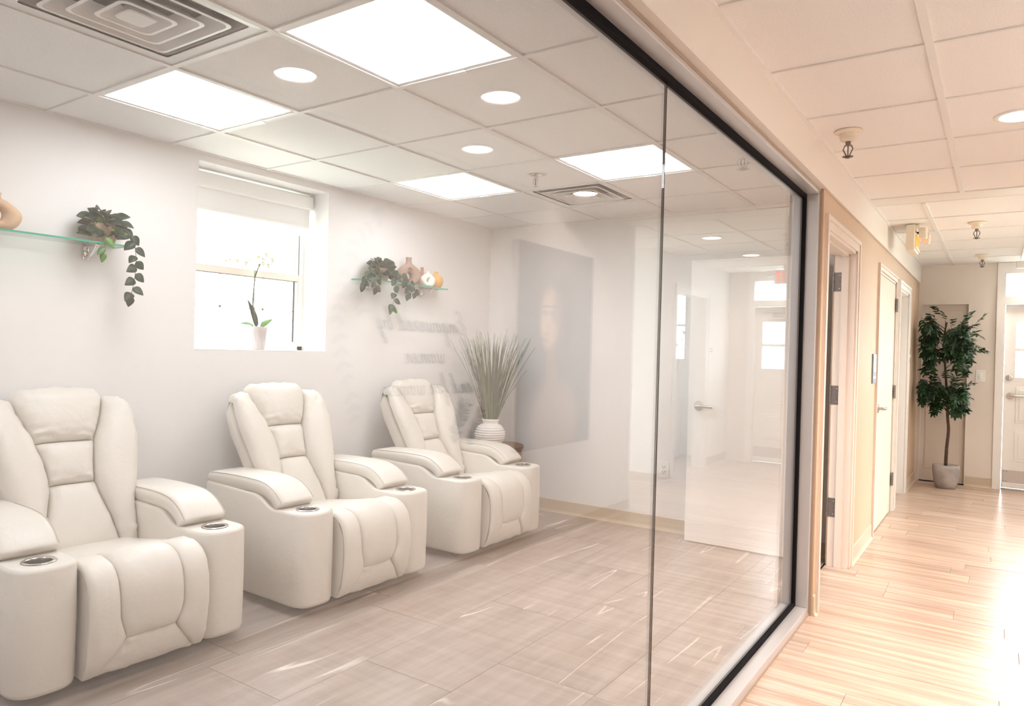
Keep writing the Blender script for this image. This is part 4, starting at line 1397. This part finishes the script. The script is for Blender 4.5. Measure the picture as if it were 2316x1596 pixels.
MB().tube(catmull([tuple(stem[-6]), (0.0, -0.06, 0.50), (0.0, -0.12, 0.515), (0, -0.22, 0.52)], 5), 0.0014, 6).build('stem', STEMD, t, smooth=True)
MB().tube(catmull([tuple(stem[-3]), (0.0, 0.06, 0.55), (0.0, 0.10, 0.545)], 5), 0.0016, 6).build('stem', STEMD, t, smooth=True)
LM_O = leaf_mesh('leaf', LEAFO, 1, 0.36, fold=0.5, bend=0.35)
LM_OD = leaf_mesh('leaf', LEAFD, 1, 0.22, fold=0.5, bend=0.2)
put_leaf(t, LM_O, (0.01, -0.02, 0.135), (0.2, -0.9, 0.45), 0, 0.11, (0.6, 0, 0.8))
put_leaf(t, LM_O, (0.01, 0.02, 0.135), (0.3, 0.75, 0.85), 0, 0.105, (0.6, 0, 0.8))
put_leaf(t, LM_OD, (0.0, 0.0, 0.13), (0.05, -0.28, 1.0), 0, 0.19, (1, 0, 0))
MB().tube(catmull([(0, 0.04, 0.135), (0.02, 0.09, 0.19), (0.02, 0.135, 0.235)], 5), 0.0012, 5).build('aerial_root', STEMM, t, smooth=True)
petal = leaf_mesh('petal', PETAL, 1, 0.9, fold=0.15, bend=0.2)
petal.name = 'petal'
budm = MB().lathe([(0.0005, 0), (0.0055, 0.005), (0.006, 0.010), (0.0005, 0.016)], 10).mesh('bud', PETALY, True)


def orchid_flower(parent, p, size, face):
    f_ = bpy.data.objects.new('flower', None)
    COL.objects.link(f_)
    f_.parent = parent
    f_.location = p
    for k in range(5):
        a = math.pi / 2 + 2 * math.pi * k / 5
        fx = Vector(face).normalized()
        u_ = Vector((0, 0, 1)).cross(fx).normalized()
        w_ = fx.cross(u_)
        d = u_ * math.cos(a) + w_ * math.sin(a)
        o = put_leaf(f_, petal, Vector((0, 0, 0)) + fx * 0.001 * k, d, 0, size, fx)
        o.name = 'petal'
    link('bud', budm, f_, Vector(face).normalized() * 0.004, (0, 1.2, 0), (0.8, 0.8, 0.8))


for p, s_ in (((0.005, 0.045, 0.60), 0.030), ((0.008, 0.09, 0.575), 0.030), ((0.005, -0.01, 0.575), 0.028), ((0.006, 0.02, 0.545), 0.026), ((0.006, -0.10, 0.53), 0.024), ((0.006, -0.16, 0.535), 0.022), ((0.006, 0.062, 0.535), 0.024)):
    orchid_flower(t, p, s_, (0.8, -0.6, 0.1))
for p in ((0, -0.20, 0.53), (0, -0.225, 0.52), (0, 0.10, 0.54), (0, -0.06, 0.545), (0, 0.0, 0.52), (0, 0.045, 0.56), (0, 0.03, 0.54)):
    link('bud', budm, t, p)

# ---- side table, vase of grass, dish
t = thing('side_table', 'round dark wood side table half hidden behind the farthest recliner', 'side table', (0.325, 3.22, 0))
MB().lathe([(0.243, 0.522), (0.250, 0.526), (0.250, 0.546), (0.246, 0.550)], 56).build('table_top', WOOD, t, smooth=True, sharp=40)
MB().lathe([(0.232, 0.40), (0.236, 0.402), (0.236, 0.520), (0.232, 0.522)], 56).build('drum', WOOD, t, smooth=True, sharp=40)
for k in range(4):
    a = math.pi / 4 + k * math.pi / 2
    MB().tube([(0.19 * math.cos(a), 0.19 * math.sin(a), 0.40), (0.215 * math.cos(a), 0.215 * math.sin(a), 0.0)], [0.018, 0.012], 10).build('leg', WOOD, t, smooth=True)
t = thing('ribbed_vase', 'round white vase with horizontal ribs on the side table', 'vase', (0.300, 3.21, 0.550))
prof = [(0.070, 0.0), (0.078, 0.003)]
for k in range(0, 57):
    z = 0.006 + 0.150 * k / 56
    env = 0.078 + 0.047 * math.sin(math.pi * (z - 0.006) / 0.150 * 0.92 + 0.10) ** 0.75
    prof.append((env + 0.0042 * math.sin(2 * math.pi * k / 56 * 8), z))
prof += [(0.066, 0.164), (0.062, 0.172), (0.063, 0.186), (0.068, 0.192), (0.070, 0.204), (0.062, 0.206), (0.058, 0.198), (0.056, 0.16)]
MB().lathe(prof, 40).build('body', CERW, t, smooth=True)
g = thing('ornamental_grass', 'tall spiky green grass standing in the ribbed white vase', 'plant', (0.300, 3.21, 0.700))
rg = random.Random(21)
blade_meshes = []
for kind, mt in ((0, GRASSA), (1, GRASSB)):
    for var in range(4):
        bend = 0.01 + 0.03 * var
        v, f = [], []
        n = 9
        for k in range(n + 1):
            s_ = k / n
            w = 0.0075 * (1 - s_ ** 1.6) + 0.0004
            x = bend * s_ ** 2.2
            v += [(x, -w, s_), (x + 0.0015, 0, s_), (x, w, s_)]
        for k in range(n):
            a = 3 * k
            f += [(a, a + 1, a + 4, a + 3), (a + 1, a + 2, a + 5, a + 4)]
        blade_meshes.append(MB().add(v, f).mesh('blade', mt, True))
for k in range(190):
    a = rg.uniform(0, 2 * math.pi)
    rad = math.sqrt(rg.random())
    lean = rad * 0.36 * (0.5 if rg.random() < 0.3 else 1)
    ln = rg.uniform(0.66, 0.84) * (1 - 0.10 * rad) if rg.random() < 0.75 else rg.uniform(0.30, 0.55)
    dx, dy = math.cos(a), math.sin(a)
    px_, py_ = dx * rad * 0.042, dy * rad * 0.042
    reach = math.sin(lean * 0.9) * ln + 0.09
    lim = 9.0
    if dx < -0.05:
        lim = min(lim, (0.300 + px_ - 0.04) / -dx)
    if dy > 0.05:
        lim = min(lim, (YB - 0.04 - 3.21 - py_) / dy)
    if reach > lim:
        lean = max(0.0, math.asin(max(0.0, min(1.0, (lim - 0.09) / ln))) / 0.9)
    me = blade_meshes[rg.randrange(8)] if rg.random() < 0.6 else blade_meshes[rg.randrange(4)]
    o = link('blade', me, g)
    tw = Matrix.Rotation(rg.uniform(-0.5, 0.5), 4, 'Z')
    o.matrix_local = Matrix.Translation((px_, py_, 0)) @ Matrix.Rotation(a, 4, 'Z') @ Matrix.Rotation(lean * 0.9, 4, 'Y') @ tw @ Matrix.Diagonal((1, 1, ln, 1))
for k in range(26):
    a = rg.uniform(0, 2 * math.pi)
    r = rg.uniform(0.005, 0.03)
    base = Vector((math.cos(a) * r, math.sin(a) * r, 0.04 + 0.011 * k))
    put_leaf(g, LM_D2, base, (math.cos(a) * 0.6, math.sin(a) * 0.6, 0.7), 0, rg.uniform(0.05, 0.075)).name = 'leaf'
t = thing('decor_shell', 'small cream rounded ornament on the side table, left of the vase', 'ornament', (0.185, 3.045, 0.550))
MB().lathe([(0.030, 0.0), (0.062, 0.006), (0.070, 0.018), (0.058, 0.034), (0.034, 0.045), (0.004, 0.050)], 32, ripple=lambda a, z: 0.003 * math.sin(7 * a)).build('body', P('cream_shell', (0.80, 0.66, 0.50), 0.6, var=0.15, vscale=40), t, smooth=True)

# ================================================================== POTTED TREE
t = thing('potted_tree', 'tall leafy artificial tree in a grey stone pot at the corridor end', 'potted tree', (3.285, 7.28, 0))
MB().lathe([(0.085, 0.0), (0.094, 0.004), (0.112, 0.07), (0.125, 0.15), (0.126, 0.21), (0.121, 0.242), (0.112, 0.244), (0.106, 0.225)], 40, ripple=lambda a, z: 0.004 * noise.noise(Vector((math.cos(a) * 3, math.sin(a) * 3, z * 12)))).build('pot', CONC, t, smooth=True)
MB().lathe([(0.108, 0.222), (0.01, 0.232)], 24, cap0=False).build('soil', SOIL, t)
trunk = catmull([(-0.005, 0, 0.22), (0.0, 0, 0.42), (0.012, 0, 0.60), (0.0, 0, 0.75), (-0.01, 0, 0.95), (-0.025, 0, 1.15), (-0.045, 0, 1.40), (-0.05, 0, 1.60), (-0.03, 0, 1.74)], 5)
MB().tube(trunk, [0.017 - 0.009 * k / (len(trunk) - 1) for k in range(len(trunk))], 12).build('trunk', BARK, t, smooth=True)
sv = MB()
leaf_v = leaf_mesh('l', LEAFT, 1, 0.42, fold=0.25, bend=0.2, n=4)
lv = [v.co.copy() for v in leaf_v.vertices]
lfc = [tuple(p.vertices) for p in leaf_v.polygons]
bpy.data.meshes.remove(leaf_v)
sprigs = []
for var in range(4):
    rs_ = random.Random(40 + var)
    sv = MB()
    n = 4
    sv.tube([(0, 0, 0), (0.05, 0, 0.004), (0.10, 0, -0.004), (0.14, 0, -0.02)], 0.0013, 4)
    for k in range(n):
        x = 0.03 + 0.105 * k / (n - 1)
        for s_ in (-1, 1):
            a = s_ * rs_.uniform(0.65, 1.1)
            M_ = Matrix.Translation((x, 0, -0.02 * (x / 0.14) ** 2)) @ Matrix.Rotation(a, 4, 'Z') @ Matrix.Rotation(rs_.uniform(-0.1, 0.5), 4, 'Y') @ Matrix.Scale(rs_.uniform(0.045, 0.06), 4)
            sv.add([tuple(M_ @ c) for c in lv], lfc)
    M_ = Matrix.Translation((0.138, 0, -0.02)) @ Matrix.Rotation(0.3, 4, 'Y') @ Matrix.Scale(0.058, 4)
    sv.add([tuple(M_ @ c) for c in lv], lfc)
    sprigs.append(sv.mesh('sprig', LEAFT, True))
rt_ = random.Random(77)
br = MB()
nb_ = 0


def sprig_at(p, d):
    d = Vector(d).normalized()
    y = Vector((0, 0, 1)).cross(d)
    y = y.normalized() if y.length > 1e-3 else Vector((0, 1, 0))
    z = d.cross(y)
    o = link('sprig', sprigs[rt_.randrange(4)], t)
    o.matrix_local = Matrix.Translation(p) @ Matrix((d, y, z)).transposed().to_4x4() @ Matrix.Rotation(rt_.uniform(-0.6, 0.6), 4, 'X') @ Matrix.Scale(rt_.uniform(0.85, 1.25), 4)


for (cx_, cz_, rx, rz, cnt) in ((-0.19, 1.72, 0.10, 0.13, 26), (-0.05, 1.57, 0.20, 0.18, 44), (0.08, 1.64, 0.13, 0.17, 46), (0.10, 1.42, 0.11, 0.12, 22), (-0.20, 1.45, 0.09, 0.15, 24),
                                (-0.19, 1.08, 0.12, 0.11, 34), (0.0, 1.05, 0.17, 0.11, 42), (0.10, 1.0, 0.09, 0.10, 26), (-0.02, 0.91, 0.12, 0.07, 14)):
    for k in range(cnt):
        a, b = rt_.uniform(0, 2 * math.pi), rt_.uniform(-1, 1)
        r = rt_.uniform(0.35, 1.0)
        p = Vector((cx_ + rx * r * math.cos(a), rt_.uniform(-0.17, 0.15) * math.sqrt(max(0.1, 1 - b * b)), cz_ + rz * b * r))
        d = Vector((p.x * 1.3 + 0.03, p.y * 2 - 0.25, rt_.uniform(-0.55, 0.25) + 0.6 * (p.z - cz_)))
        wx = p.x + 3.285
        if wx < 3.13 and d.x < 0:
            d.x *= -0.3
        if wx > 3.38:
            d.x *= 0.3
        p.x = max(p.x, -0.255)
        sprig_at(p, d)
        if k % 5 == 0:
            tz = min(trunk, key=lambda q: abs(q.z - (p.z - 0.10)))
            br.tube(catmull([tuple(tz), tuple(tz.lerp(p, 0.5) + Vector((0, 0, 0.02))), tuple(p)], 4), [0.005, 0.0046, 0.004, 0.0035, 0.003, 0.0026, 0.0022, 0.002, 0.0018][:9], 5)
br.build('branches', BARK, t, smooth=True)

# ================================================================== SMALL WALL FITTINGS
t = thing('outlet', 'white double power outlet low on the end wall of the lounge', 'outlet', (1.664, YB, 0.455))
MB().box(-0.040, 0.040, -0.006, 0, -0.063, 0.063, c=0.002).build('plate', PLASTW, t)
MB().box(-0.018, 0.018, -0.009, -0.005, -0.036, 0.036, c=0.001).build('socket_insert', PLASTW, t)
s = MB()
for z in (0.018, -0.018):
    s.box(-0.010, -0.006, -0.0095, -0.008, z, z + 0.012).box(0.006, 0.010, -0.0095, -0.008, z, z + 0.012).box(-0.003, 0.003, -0.0095, -0.008, z - 0.010, z - 0.004)
s.build('slots', BLACKP, t)
t = thing('light_switch', 'white rocker light switch beside the entrance door', 'light switch', (3.556, YF, 1.182))
MB().box(-0.042, 0.042, -0.007, 0, -0.062, 0.062, c=0.002).build('plate', PLASTW, t)
MB().box(-0.017, 0.017, -0.012, -0.006, -0.034, 0.034, c=0.002).build('rocker', PLASTW, t)


def door_sign(loc, n_axis, w, h, label, rows, mats, name='door_sign'):
    """sign plate facing n_axis (x +1/-1)"""
    t = thing(name, label, 'sign', loc, 0, 'door signs beside the corridor doors')
    s_ = n_axis
    xa, xb = sorted((0, s_ * 0.010))
    MB().box(xa, xb, -w / 2, w / 2, -h / 2, h / 2, c=0.002).build('plate', mats[0], t)
    for (z0, z1, y0, y1, mi) in rows:
        xa, xb = sorted((s_ * 0.008, s_ * 0.0115))
        MB().box(xa, xb, y0 * w, y1 * w, z0 * h, z1 * h).build('insert', mats[mi], t)
    return t


door_sign((XW, 4.275, 1.257), 1, 0.15, 0.215, 'grey blue door sign with pale lines before the closed door', [(0.28, 0.44, -0.42, 0.42, 1), (-0.10, 0.24, -0.40, 0.40, 2), (-0.34, -0.26, -0.40, 0.40, 2)], (SIGNB, P('sign_mid', (0.38, 0.42, 0.50), 0.4), SIGNW))
door_sign((XW, 6.69, 1.37), 1, 0.13, 0.15, 'small black and white door sign at the end of the tan wall', [(-0.10, 0.12, -0.5, 0.5, 1)], (BLACKP, SIGNW))
door_sign((4.90, 6.90, 1.39), -1, 0.15, 0.20, 'white door sign beside the lobby doorway, mirrored in the glass', [(0.02, 0.10, -0.3, 0.3, 1), (-0.14, -0.06, -0.3, 0.3, 1)], (SIGNW, SIGNB))

# ================================================================== FEATURE WALL (seen mirrored in the glass)
def portrait_mat():
    mt, nt, out = nodes_of('portrait_canvas')
    b = nt.nodes.new('ShaderNodeBsdfPrincipled')
    b.inputs['Roughness'].default_value = 0.75
    nt.links.new(b.outputs[0], out.inputs[0])
    tc = nt.nodes.new('ShaderNodeTexCoord')
    sep = nt.nodes.new('ShaderNodeSeparateXYZ')
    nt.links.new(tc.outputs['Object'], sep.inputs[0])

    def mth(op, a, bb=None, c=None):
        n = nt.nodes.new('ShaderNodeMath')
        n.operation = op
        for k, q in enumerate((a, bb, c)):
            if q is None:
                continue
            if isinstance(q, (int, float)):
                n.inputs[k].default_value = q
            else:
                nt.links.new(q, n.inputs[k])
        return n.outputs[0]
    nz = nt.nodes.new('ShaderNodeTexNoise'); nz.inputs['Scale'].default_value = 5; nz.inputs['Detail'].default_value = 6
    nt.links.new(tc.outputs['Object'], nz.inputs['Vector'])
    wob = mth('MULTIPLY', mth('SUBTRACT', nz.outputs['Fac'], 0.5), 0.05)
    Y = mth('ADD', sep.outputs['Y'], wob)
    Z = mth('ADD', sep.outputs['Z'], wob)

    def ell(y, z, ry, rz, soft=0.35, tilt=0.0):
        dy = mth('SUBTRACT', Y, y)
        dz = mth('SUBTRACT', Z, z)
        if tilt:
            dy = mth('ADD', dy, mth('MULTIPLY', dz, tilt))
        q = mth('ADD', mth('POWER', mth('ABSOLUTE', mth('DIVIDE', dy, ry)), 2), mth('POWER', mth('ABSOLUTE', mth('DIVIDE', dz, rz)), 2))
        mr = nt.nodes.new('ShaderNodeMapRange')
        mr.interpolation_type = 'SMOOTHSTEP'
        mr.inputs['From Min'].default_value = 1 + soft
        mr.inputs['From Max'].default_value = 1 - soft
        nt.links.new(q, mr.inputs['Value'])
        return mr.outputs[0]
    cur = None
    base = (0.075, 0.062, 0.062)
    last = base

    def paint(mask, col, k=1.0):
        nonlocal last
        mx = nt.nodes.new('ShaderNodeMix'); mx.data_type = 'RGBA'
        nt.links.new(mth('MULTIPLY', mask, k), mx.inputs['Factor'])
        if isinstance(last, tuple):
            mx.inputs[6].default_value = (*last, 1)
        else:
            nt.links.new(last, mx.inputs[6])
        mx.inputs[7].default_value = (*col, 1)
        last = mx.outputs[2]
    # canvas centre at (2.72, 1.345); feature offsets measured on the mirror image
    paint(ell(0.00, -0.50, 0.30, 0.28, 0.5), (0.42, 0.27, 0.19), 0.9)        # shoulder
    paint(ell(-0.07, -0.19, 0.085, 0.20, 0.5), (0.36, 0.23, 0.165), 0.9)      # neck
    paint(ell(0.02, 0.22, 0.19, 0.27, 0.3), (0.05, 0.036, 0.033), 0.9)       # hair
    paint(ell(-0.10, 0.18, 0.125, 0.22, 0.4), (0.52, 0.38, 0.30))           # face
    paint(ell(0.0, 0.15, 0.085, 0.24, 0.6), (0.13, 0.085, 0.07), 0.8)        # shaded side
    paint(ell(-0.14, 0.25, 0.07, 0.09, 0.6), (0.66, 0.50, 0.40), 0.8)        # forehead light
    paint(ell(-0.06, 0.10, 0.05, 0.07, 0.7), (0.72, 0.48, 0.35), 0.7)        # cheek
    paint(ell(-0.185, 0.13, 0.022, 0.06, 0.6), (0.70, 0.47, 0.34), 0.9)      # nose
    paint(ell(-0.155, 0.085, 0.03, 0.010, 0.6), (0.10, 0.055, 0.04), 0.8)
    for y in (-0.075, -0.175):
        paint(ell(y, 0.225, 0.040, 0.019, 0.5), (0.06, 0.04, 0.035), 0.95)
        paint(ell(y - 0.005, 0.223, 0.010, 0.008, 0.5), (0.40, 0.32, 0.28), 0.9)
        paint(ell(y, 0.268, 0.050, 0.011, 0.5), (0.05, 0.035, 0.03), 0.9)
    paint(ell(-0.155, 0.048, 0.040, 0.016, 0.4), (0.36, 0.12, 0.10), 0.95)   # lips
    paint(ell(-0.12, -0.03, 0.06, 0.02, 0.6), (0.12, 0.07, 0.05), 0.7)
    nt.links.new(last, b.inputs['Base Color'])
    return mt


t = thing('portrait_canvas', 'large dark portrait canvas of a woman, mirrored in the glass', 'painting', (XR - 0.004, 2.72, 1.345))
MB().box(-0.036, -0.034, -0.497, 0.497, -0.677, 0.677).build('painted_face', portrait_mat(), t)
MB().box(-0.034, 0.0, -0.497, 0.497, -0.677, 0.677).build('stretcher', P('canvas_edge', (0.62, 0.58, 0.55), 0.8), t)

GL = {
    'E': (1.35, [(1.2, 2.0), (0.9, 2.3), (0.45, 2.1), (0.4, 1.5), (0.9, 1.2), (0.4, 1.1), (0.0, 0.5), (0.35, -0.05), (0.9, 0.05), (1.3, 0.5)]),
    'm': (1.65, [(0, 0.1), (0.2, 0.8), (0.32, 0.85), (0.25, 0), (0.35, 0.55), (0.65, 0.95), (0.75, 0.7), (0.7, 0.05), (0.8, 0.55), (1.1, 0.95), (1.22, 0.7), (1.18, 0.12), (1.35, 0.02), (1.6, 0.15)]),
    'n': (1.12, [(0, 0.1), (0.2, 0.8), (0.32, 0.85), (0.25, 0), (0.35, 0.55), (0.65, 0.95), (0.75, 0.7), (0.7, 0.1), (0.88, 0.02), (1.1, 0.15)]),
    'p': (1.0, [(0, 0.1), (0.25, 0.8), (0.3, 0.9), (0.15, -1.1), (0.05, -1.2), (0.25, 0.3), (0.5, 0.9), (0.75, 0.75), (0.65, 0.15), (0.35, 0.05), (0.7, 0.1), (1.0, 0.2)]),
    'o': (0.95, [(0, 0.1), (0.2, 0.5), (0.5, 0.95), (0.25, 0.85), (0.15, 0.35), (0.35, 0.02), (0.65, 0.3), (0.65, 0.8), (0.5, 0.95), (0.75, 0.8), (0.95, 0.85)]),
    'w': (1.45, [(0, 0.8), (0.2, 0.9), (0.2, 0.2), (0.4, 0.02), (0.65, 0.4), (0.7, 0.9), (0.7, 0.2), (0.9, 0.02), (1.15, 0.5), (1.15, 0.95), (1.3, 0.8), (1.45, 0.8)]),
    'e': (0.85, [(0, 0.1), (0.45, 0.5), (0.55, 0.85), (0.35, 0.95), (0.2, 0.5), (0.35, 0.05), (0.6, 0.08), (0.85, 0.25)]),
    'r': (0.9, [(0, 0.1), (0.25, 0.7), (0.25, 1.05), (0.4, 0.9), (0.6, 0.88), (0.55, 0.3), (0.7, 0.03), (0.9, 0.15)]),
    'd': (1.2, [(0, 0.1), (0.35, 0.8), (0.7, 0.9), (0.45, 0.92), (0.2, 0.45), (0.35, 0.03), (0.7, 0.5), (1.0, 2.1), (0.85, 0.9), (0.78, 0.2), (0.95, 0.02), (1.2, 0.15)]),
    'b': (0.95, [(0, 0.1), (0.35, 1.0), (0.55, 2.0), (0.4, 2.1), (0.25, 1.2), (0.2, 0.2), (0.4, 0.02), (0.7, 0.35), (0.65, 0.8), (0.5, 0.85), (0.75, 0.75), (0.95, 0.8)]),
    'y': (1.1, [(0, 0.7), (0.15, 0.9), (0.2, 0.3), (0.4, 0.1), (0.7, 0.5), (0.8, 0.95), (0.65, -0.3), (0.4, -1.2), (0.15, -1.0), (0.4, -0.4), (0.9, 0.15), (1.1, 0.25)]),
    'a': (1.2, [(0, 0.1), (0.35, 0.75), (0.75, 0.95), (0.45, 0.9), (0.2, 0.4), (0.35, 0.03), (0.7, 0.45), (0.85, 0.95), (0.75, 0.25), (0.95, 0.02), (1.2, 0.15)]),
    'f': (0.9, [(0, 0.1), (0.5, 1.2), (0.65, 2.0), (0.45, 2.1), (0.35, 1.2), (0.25, -0.6), (0.15, -1.3), (0.35, -0.9), (0.4, 0.1), (0.3, 0.3), (0.7, 0.3), (0.9, 0.35)]),
}


def ribbon(mb, pts2, width, to3, th=0.0015):
    """flat stroke of given width following 2-D points"""
    n = len(pts2)
    L_, R_ = [], []
    for k in range(n):
        a, b = pts2[max(k - 1, 0)], pts2[min(k + 1, n - 1)]
        d = Vector((b[0] - a[0], b[1] - a[1]))
        d = d.normalized() if d.length > 1e-9 else Vector((1, 0))
        w = width * (0.55 + 0.65 * abs(d.y)) / 2
        L_.append((pts2[k][0] - d.y * w, pts2[k][1] + d.x * w))
        R_.append((pts2[k][0] + d.y * w, pts2[k][1] - d.x * w))
    rings = [[to3(l[0], l[1], 0.0), to3(r[0], r[1], 0.0), to3(r[0], r[1], th), to3(l[0], l[1], th)] for l, r in zip(L_, R_)]
    mb.loft(rings)


def script_line(parent, text, y_start, z_base, xh, width, wordname='word'):
    """hand-lettered words on the right wall, read facing +X (text runs towards -Y)"""
    cur = 0.0
    for word in text.split(' '):
        mb = MB()
        for ch in word:
            adv, pts = GL[ch]
            c3 = [(p.x, p.y) for p in catmull([(a, b, 0) for a, b in pts], 5)]
            c3 = [((cur + a + 0.30 * b) * xh, b * xh) for a, b in c3]
            ribbon(mb, c3, width, lambda u, w, d: (-d, y_start - u, z_base + w))
            cur += adv
        mb.build(wordname, INK, parent)
        cur += 0.75


t = thing('wall_lettering', 'dark script lettering Empowered by women and for women, mirrored in the glass', 'wall lettering', (XR, 0, 0))
script_line(t, 'Empowered by', 1.74, 1.405, 0.0545, 0.0085)
script_line(t, 'women', 1.565, 1.235, 0.0545, 0.0085)
script_line(t, 'and for women', 1.83, 1.065, 0.0545, 0.0085)


def vine_decal(label, path, mat, leaf_n, leaf_s, seed, pair=True, narrow=0.45):
    t = thing('vine_decal', label, 'wall decal', (XR, 0, 0), group='leafy vine decals around the wall lettering')
    rd = random.Random(seed)
    c2 = [(p.x, p.y) for p in catmull([(a, b, 0) for a, b in path], 8)]
    mb = MB()
    ribbon(mb, c2, 0.004, lambda u, w, d: (-d, u, w))
    mb.build('stem', mat, t)
    lm = MB()
    for k in range(leaf_n):
        q = c2[int((k + 0.3) / leaf_n * (len(c2) - 1))]
        q2 = c2[min(len(c2) - 1, int((k + 0.3) / leaf_n * (len(c2) - 1)) + 1)]
        d = Vector((q2[0] - q[0], q2[1] - q[1]))
        base_a = math.atan2(d.y, d.x)
        for s_ in ((-1, 1) if pair else (1 if k % 2 else -1,)):
            a = base_a + s_ * rd.uniform(0.6, 1.15)
            L_ = leaf_s * rd.uniform(0.7, 1.2)
            pts = []
            for i in range(13):
                tt = 2 * math.pi * i / 12
                u = L_ * (0.5 - 0.5 * math.cos(tt))
                w = L_ * narrow * 0.5 * math.sin(tt)
                pts.append((q[0] + u * math.cos(a) - w * math.sin(a), q[1] + u * math.sin(a) + w * math.cos(a)))
            pts = pts[:-1]
            n = len(pts)
            lm.add([(-0.0004, u, w) for u, w in pts] + [(-0.0016, u, w) for u, w in pts],
                   [tuple(range(n)), tuple(reversed(range(n, 2 * n)))] + [(i, (i + 1) % n, n + (i + 1) % n, n + i) for i in range(n)])
    tag(lm.build('leaves', mat, t), kind='stuff')
    return t


vine_decal('pale leafy vine decal hanging left of the words, in the glass reflection', [(1.05, 2.0), (0.90, 1.85), (0.80, 1.62), (0.78, 1.40), (0.84, 1.15), (0.90, 0.95)], DECAL, 18, 0.06, 1)
vine_decal('pale leafy vine decal trailing under the mirrored shelf', [(1.16, 1.68), (0.98, 1.66), (0.90, 1.58), (0.93, 1.48)], DECAL, 10, 0.05, 2)
vine_decal('short fern like decal beside the mirrored vines', [(1.22, 1.66), (1.20, 1.58), (1.23, 1.50)], DECAL, 8, 0.035, 3, narrow=0.2)
vine_decal('dark fern decal mirrored left of the ribbed vase, tall frond', [(1.66, 0.78), (1.72, 0.90), (1.80, 1.00)], DECALD, 14, 0.05, 4, narrow=0.22)
vine_decal('dark fern decal mirrored left of the ribbed vase, leaning frond', [(1.64, 0.84), (1.70, 0.93), (1.73, 1.02)], DECALD, 12, 0.045, 5, narrow=0.22)
vine_decal('dark fern decal mirrored on the ribbed vase, right frond', [(1.80, 0.76), (1.85, 0.86), (1.92, 0.95)], DECALD, 12, 0.05, 6, narrow=0.22)

# ---- pink flowers in the side room window
t = thing('pink_flower_stem', 'pink blossoms in the side room window, mirrored in the glass', 'flowers', (5.45, 7.25, 0))
MB().lathe([(0.05, 0.0), (0.07, 0.02), (0.055, 0.45), (0.04, 0.78), (0.05, 0.8), (0.04, 0.8), (0.03, 0.7)], 20).build('floor_vase', CERW, t, smooth=True)
MB().tube(catmull([(0, 0, 0.7), (0.0, 0.01, 1.1), (-0.03, 0.02, 1.4), (-0.05, 0.05, 1.62), (-0.03, 0.12, 1.72)], 5), 0.004, 6).tube(catmull([(-0.03, 0.02, 1.38), (0.03, 0.06, 1.46), (0.10, 0.1, 1.5)], 4), 0.003, 6).build('stem', STEMD, t, smooth=True)
petp = leaf_mesh('petal', PETALP, 1, 0.8, fold=0.2, bend=0.3)
for p in ((-0.05, 0.03, 1.40), (-0.04, 0.04, 1.52), (0.03, 0.06, 1.46), (-0.05, 0.05, 1.62), (0.10, 0.1, 1.5)):
    f_ = bpy.data.objects.new('flower', None)
    COL.objects.link(f_)
    f_.parent = t
    f_.location = p
    for k in range(5):
        a = 2 * math.pi * k / 5
        put_leaf(f_, petp, Vector((0, 0, 0)), (0.4 * math.cos(a) - 0.3, math.sin(a) * 0.7, math.cos(a)), 0, 0.04, (-0.8, -0.5, 0.2)).name = 'petal'
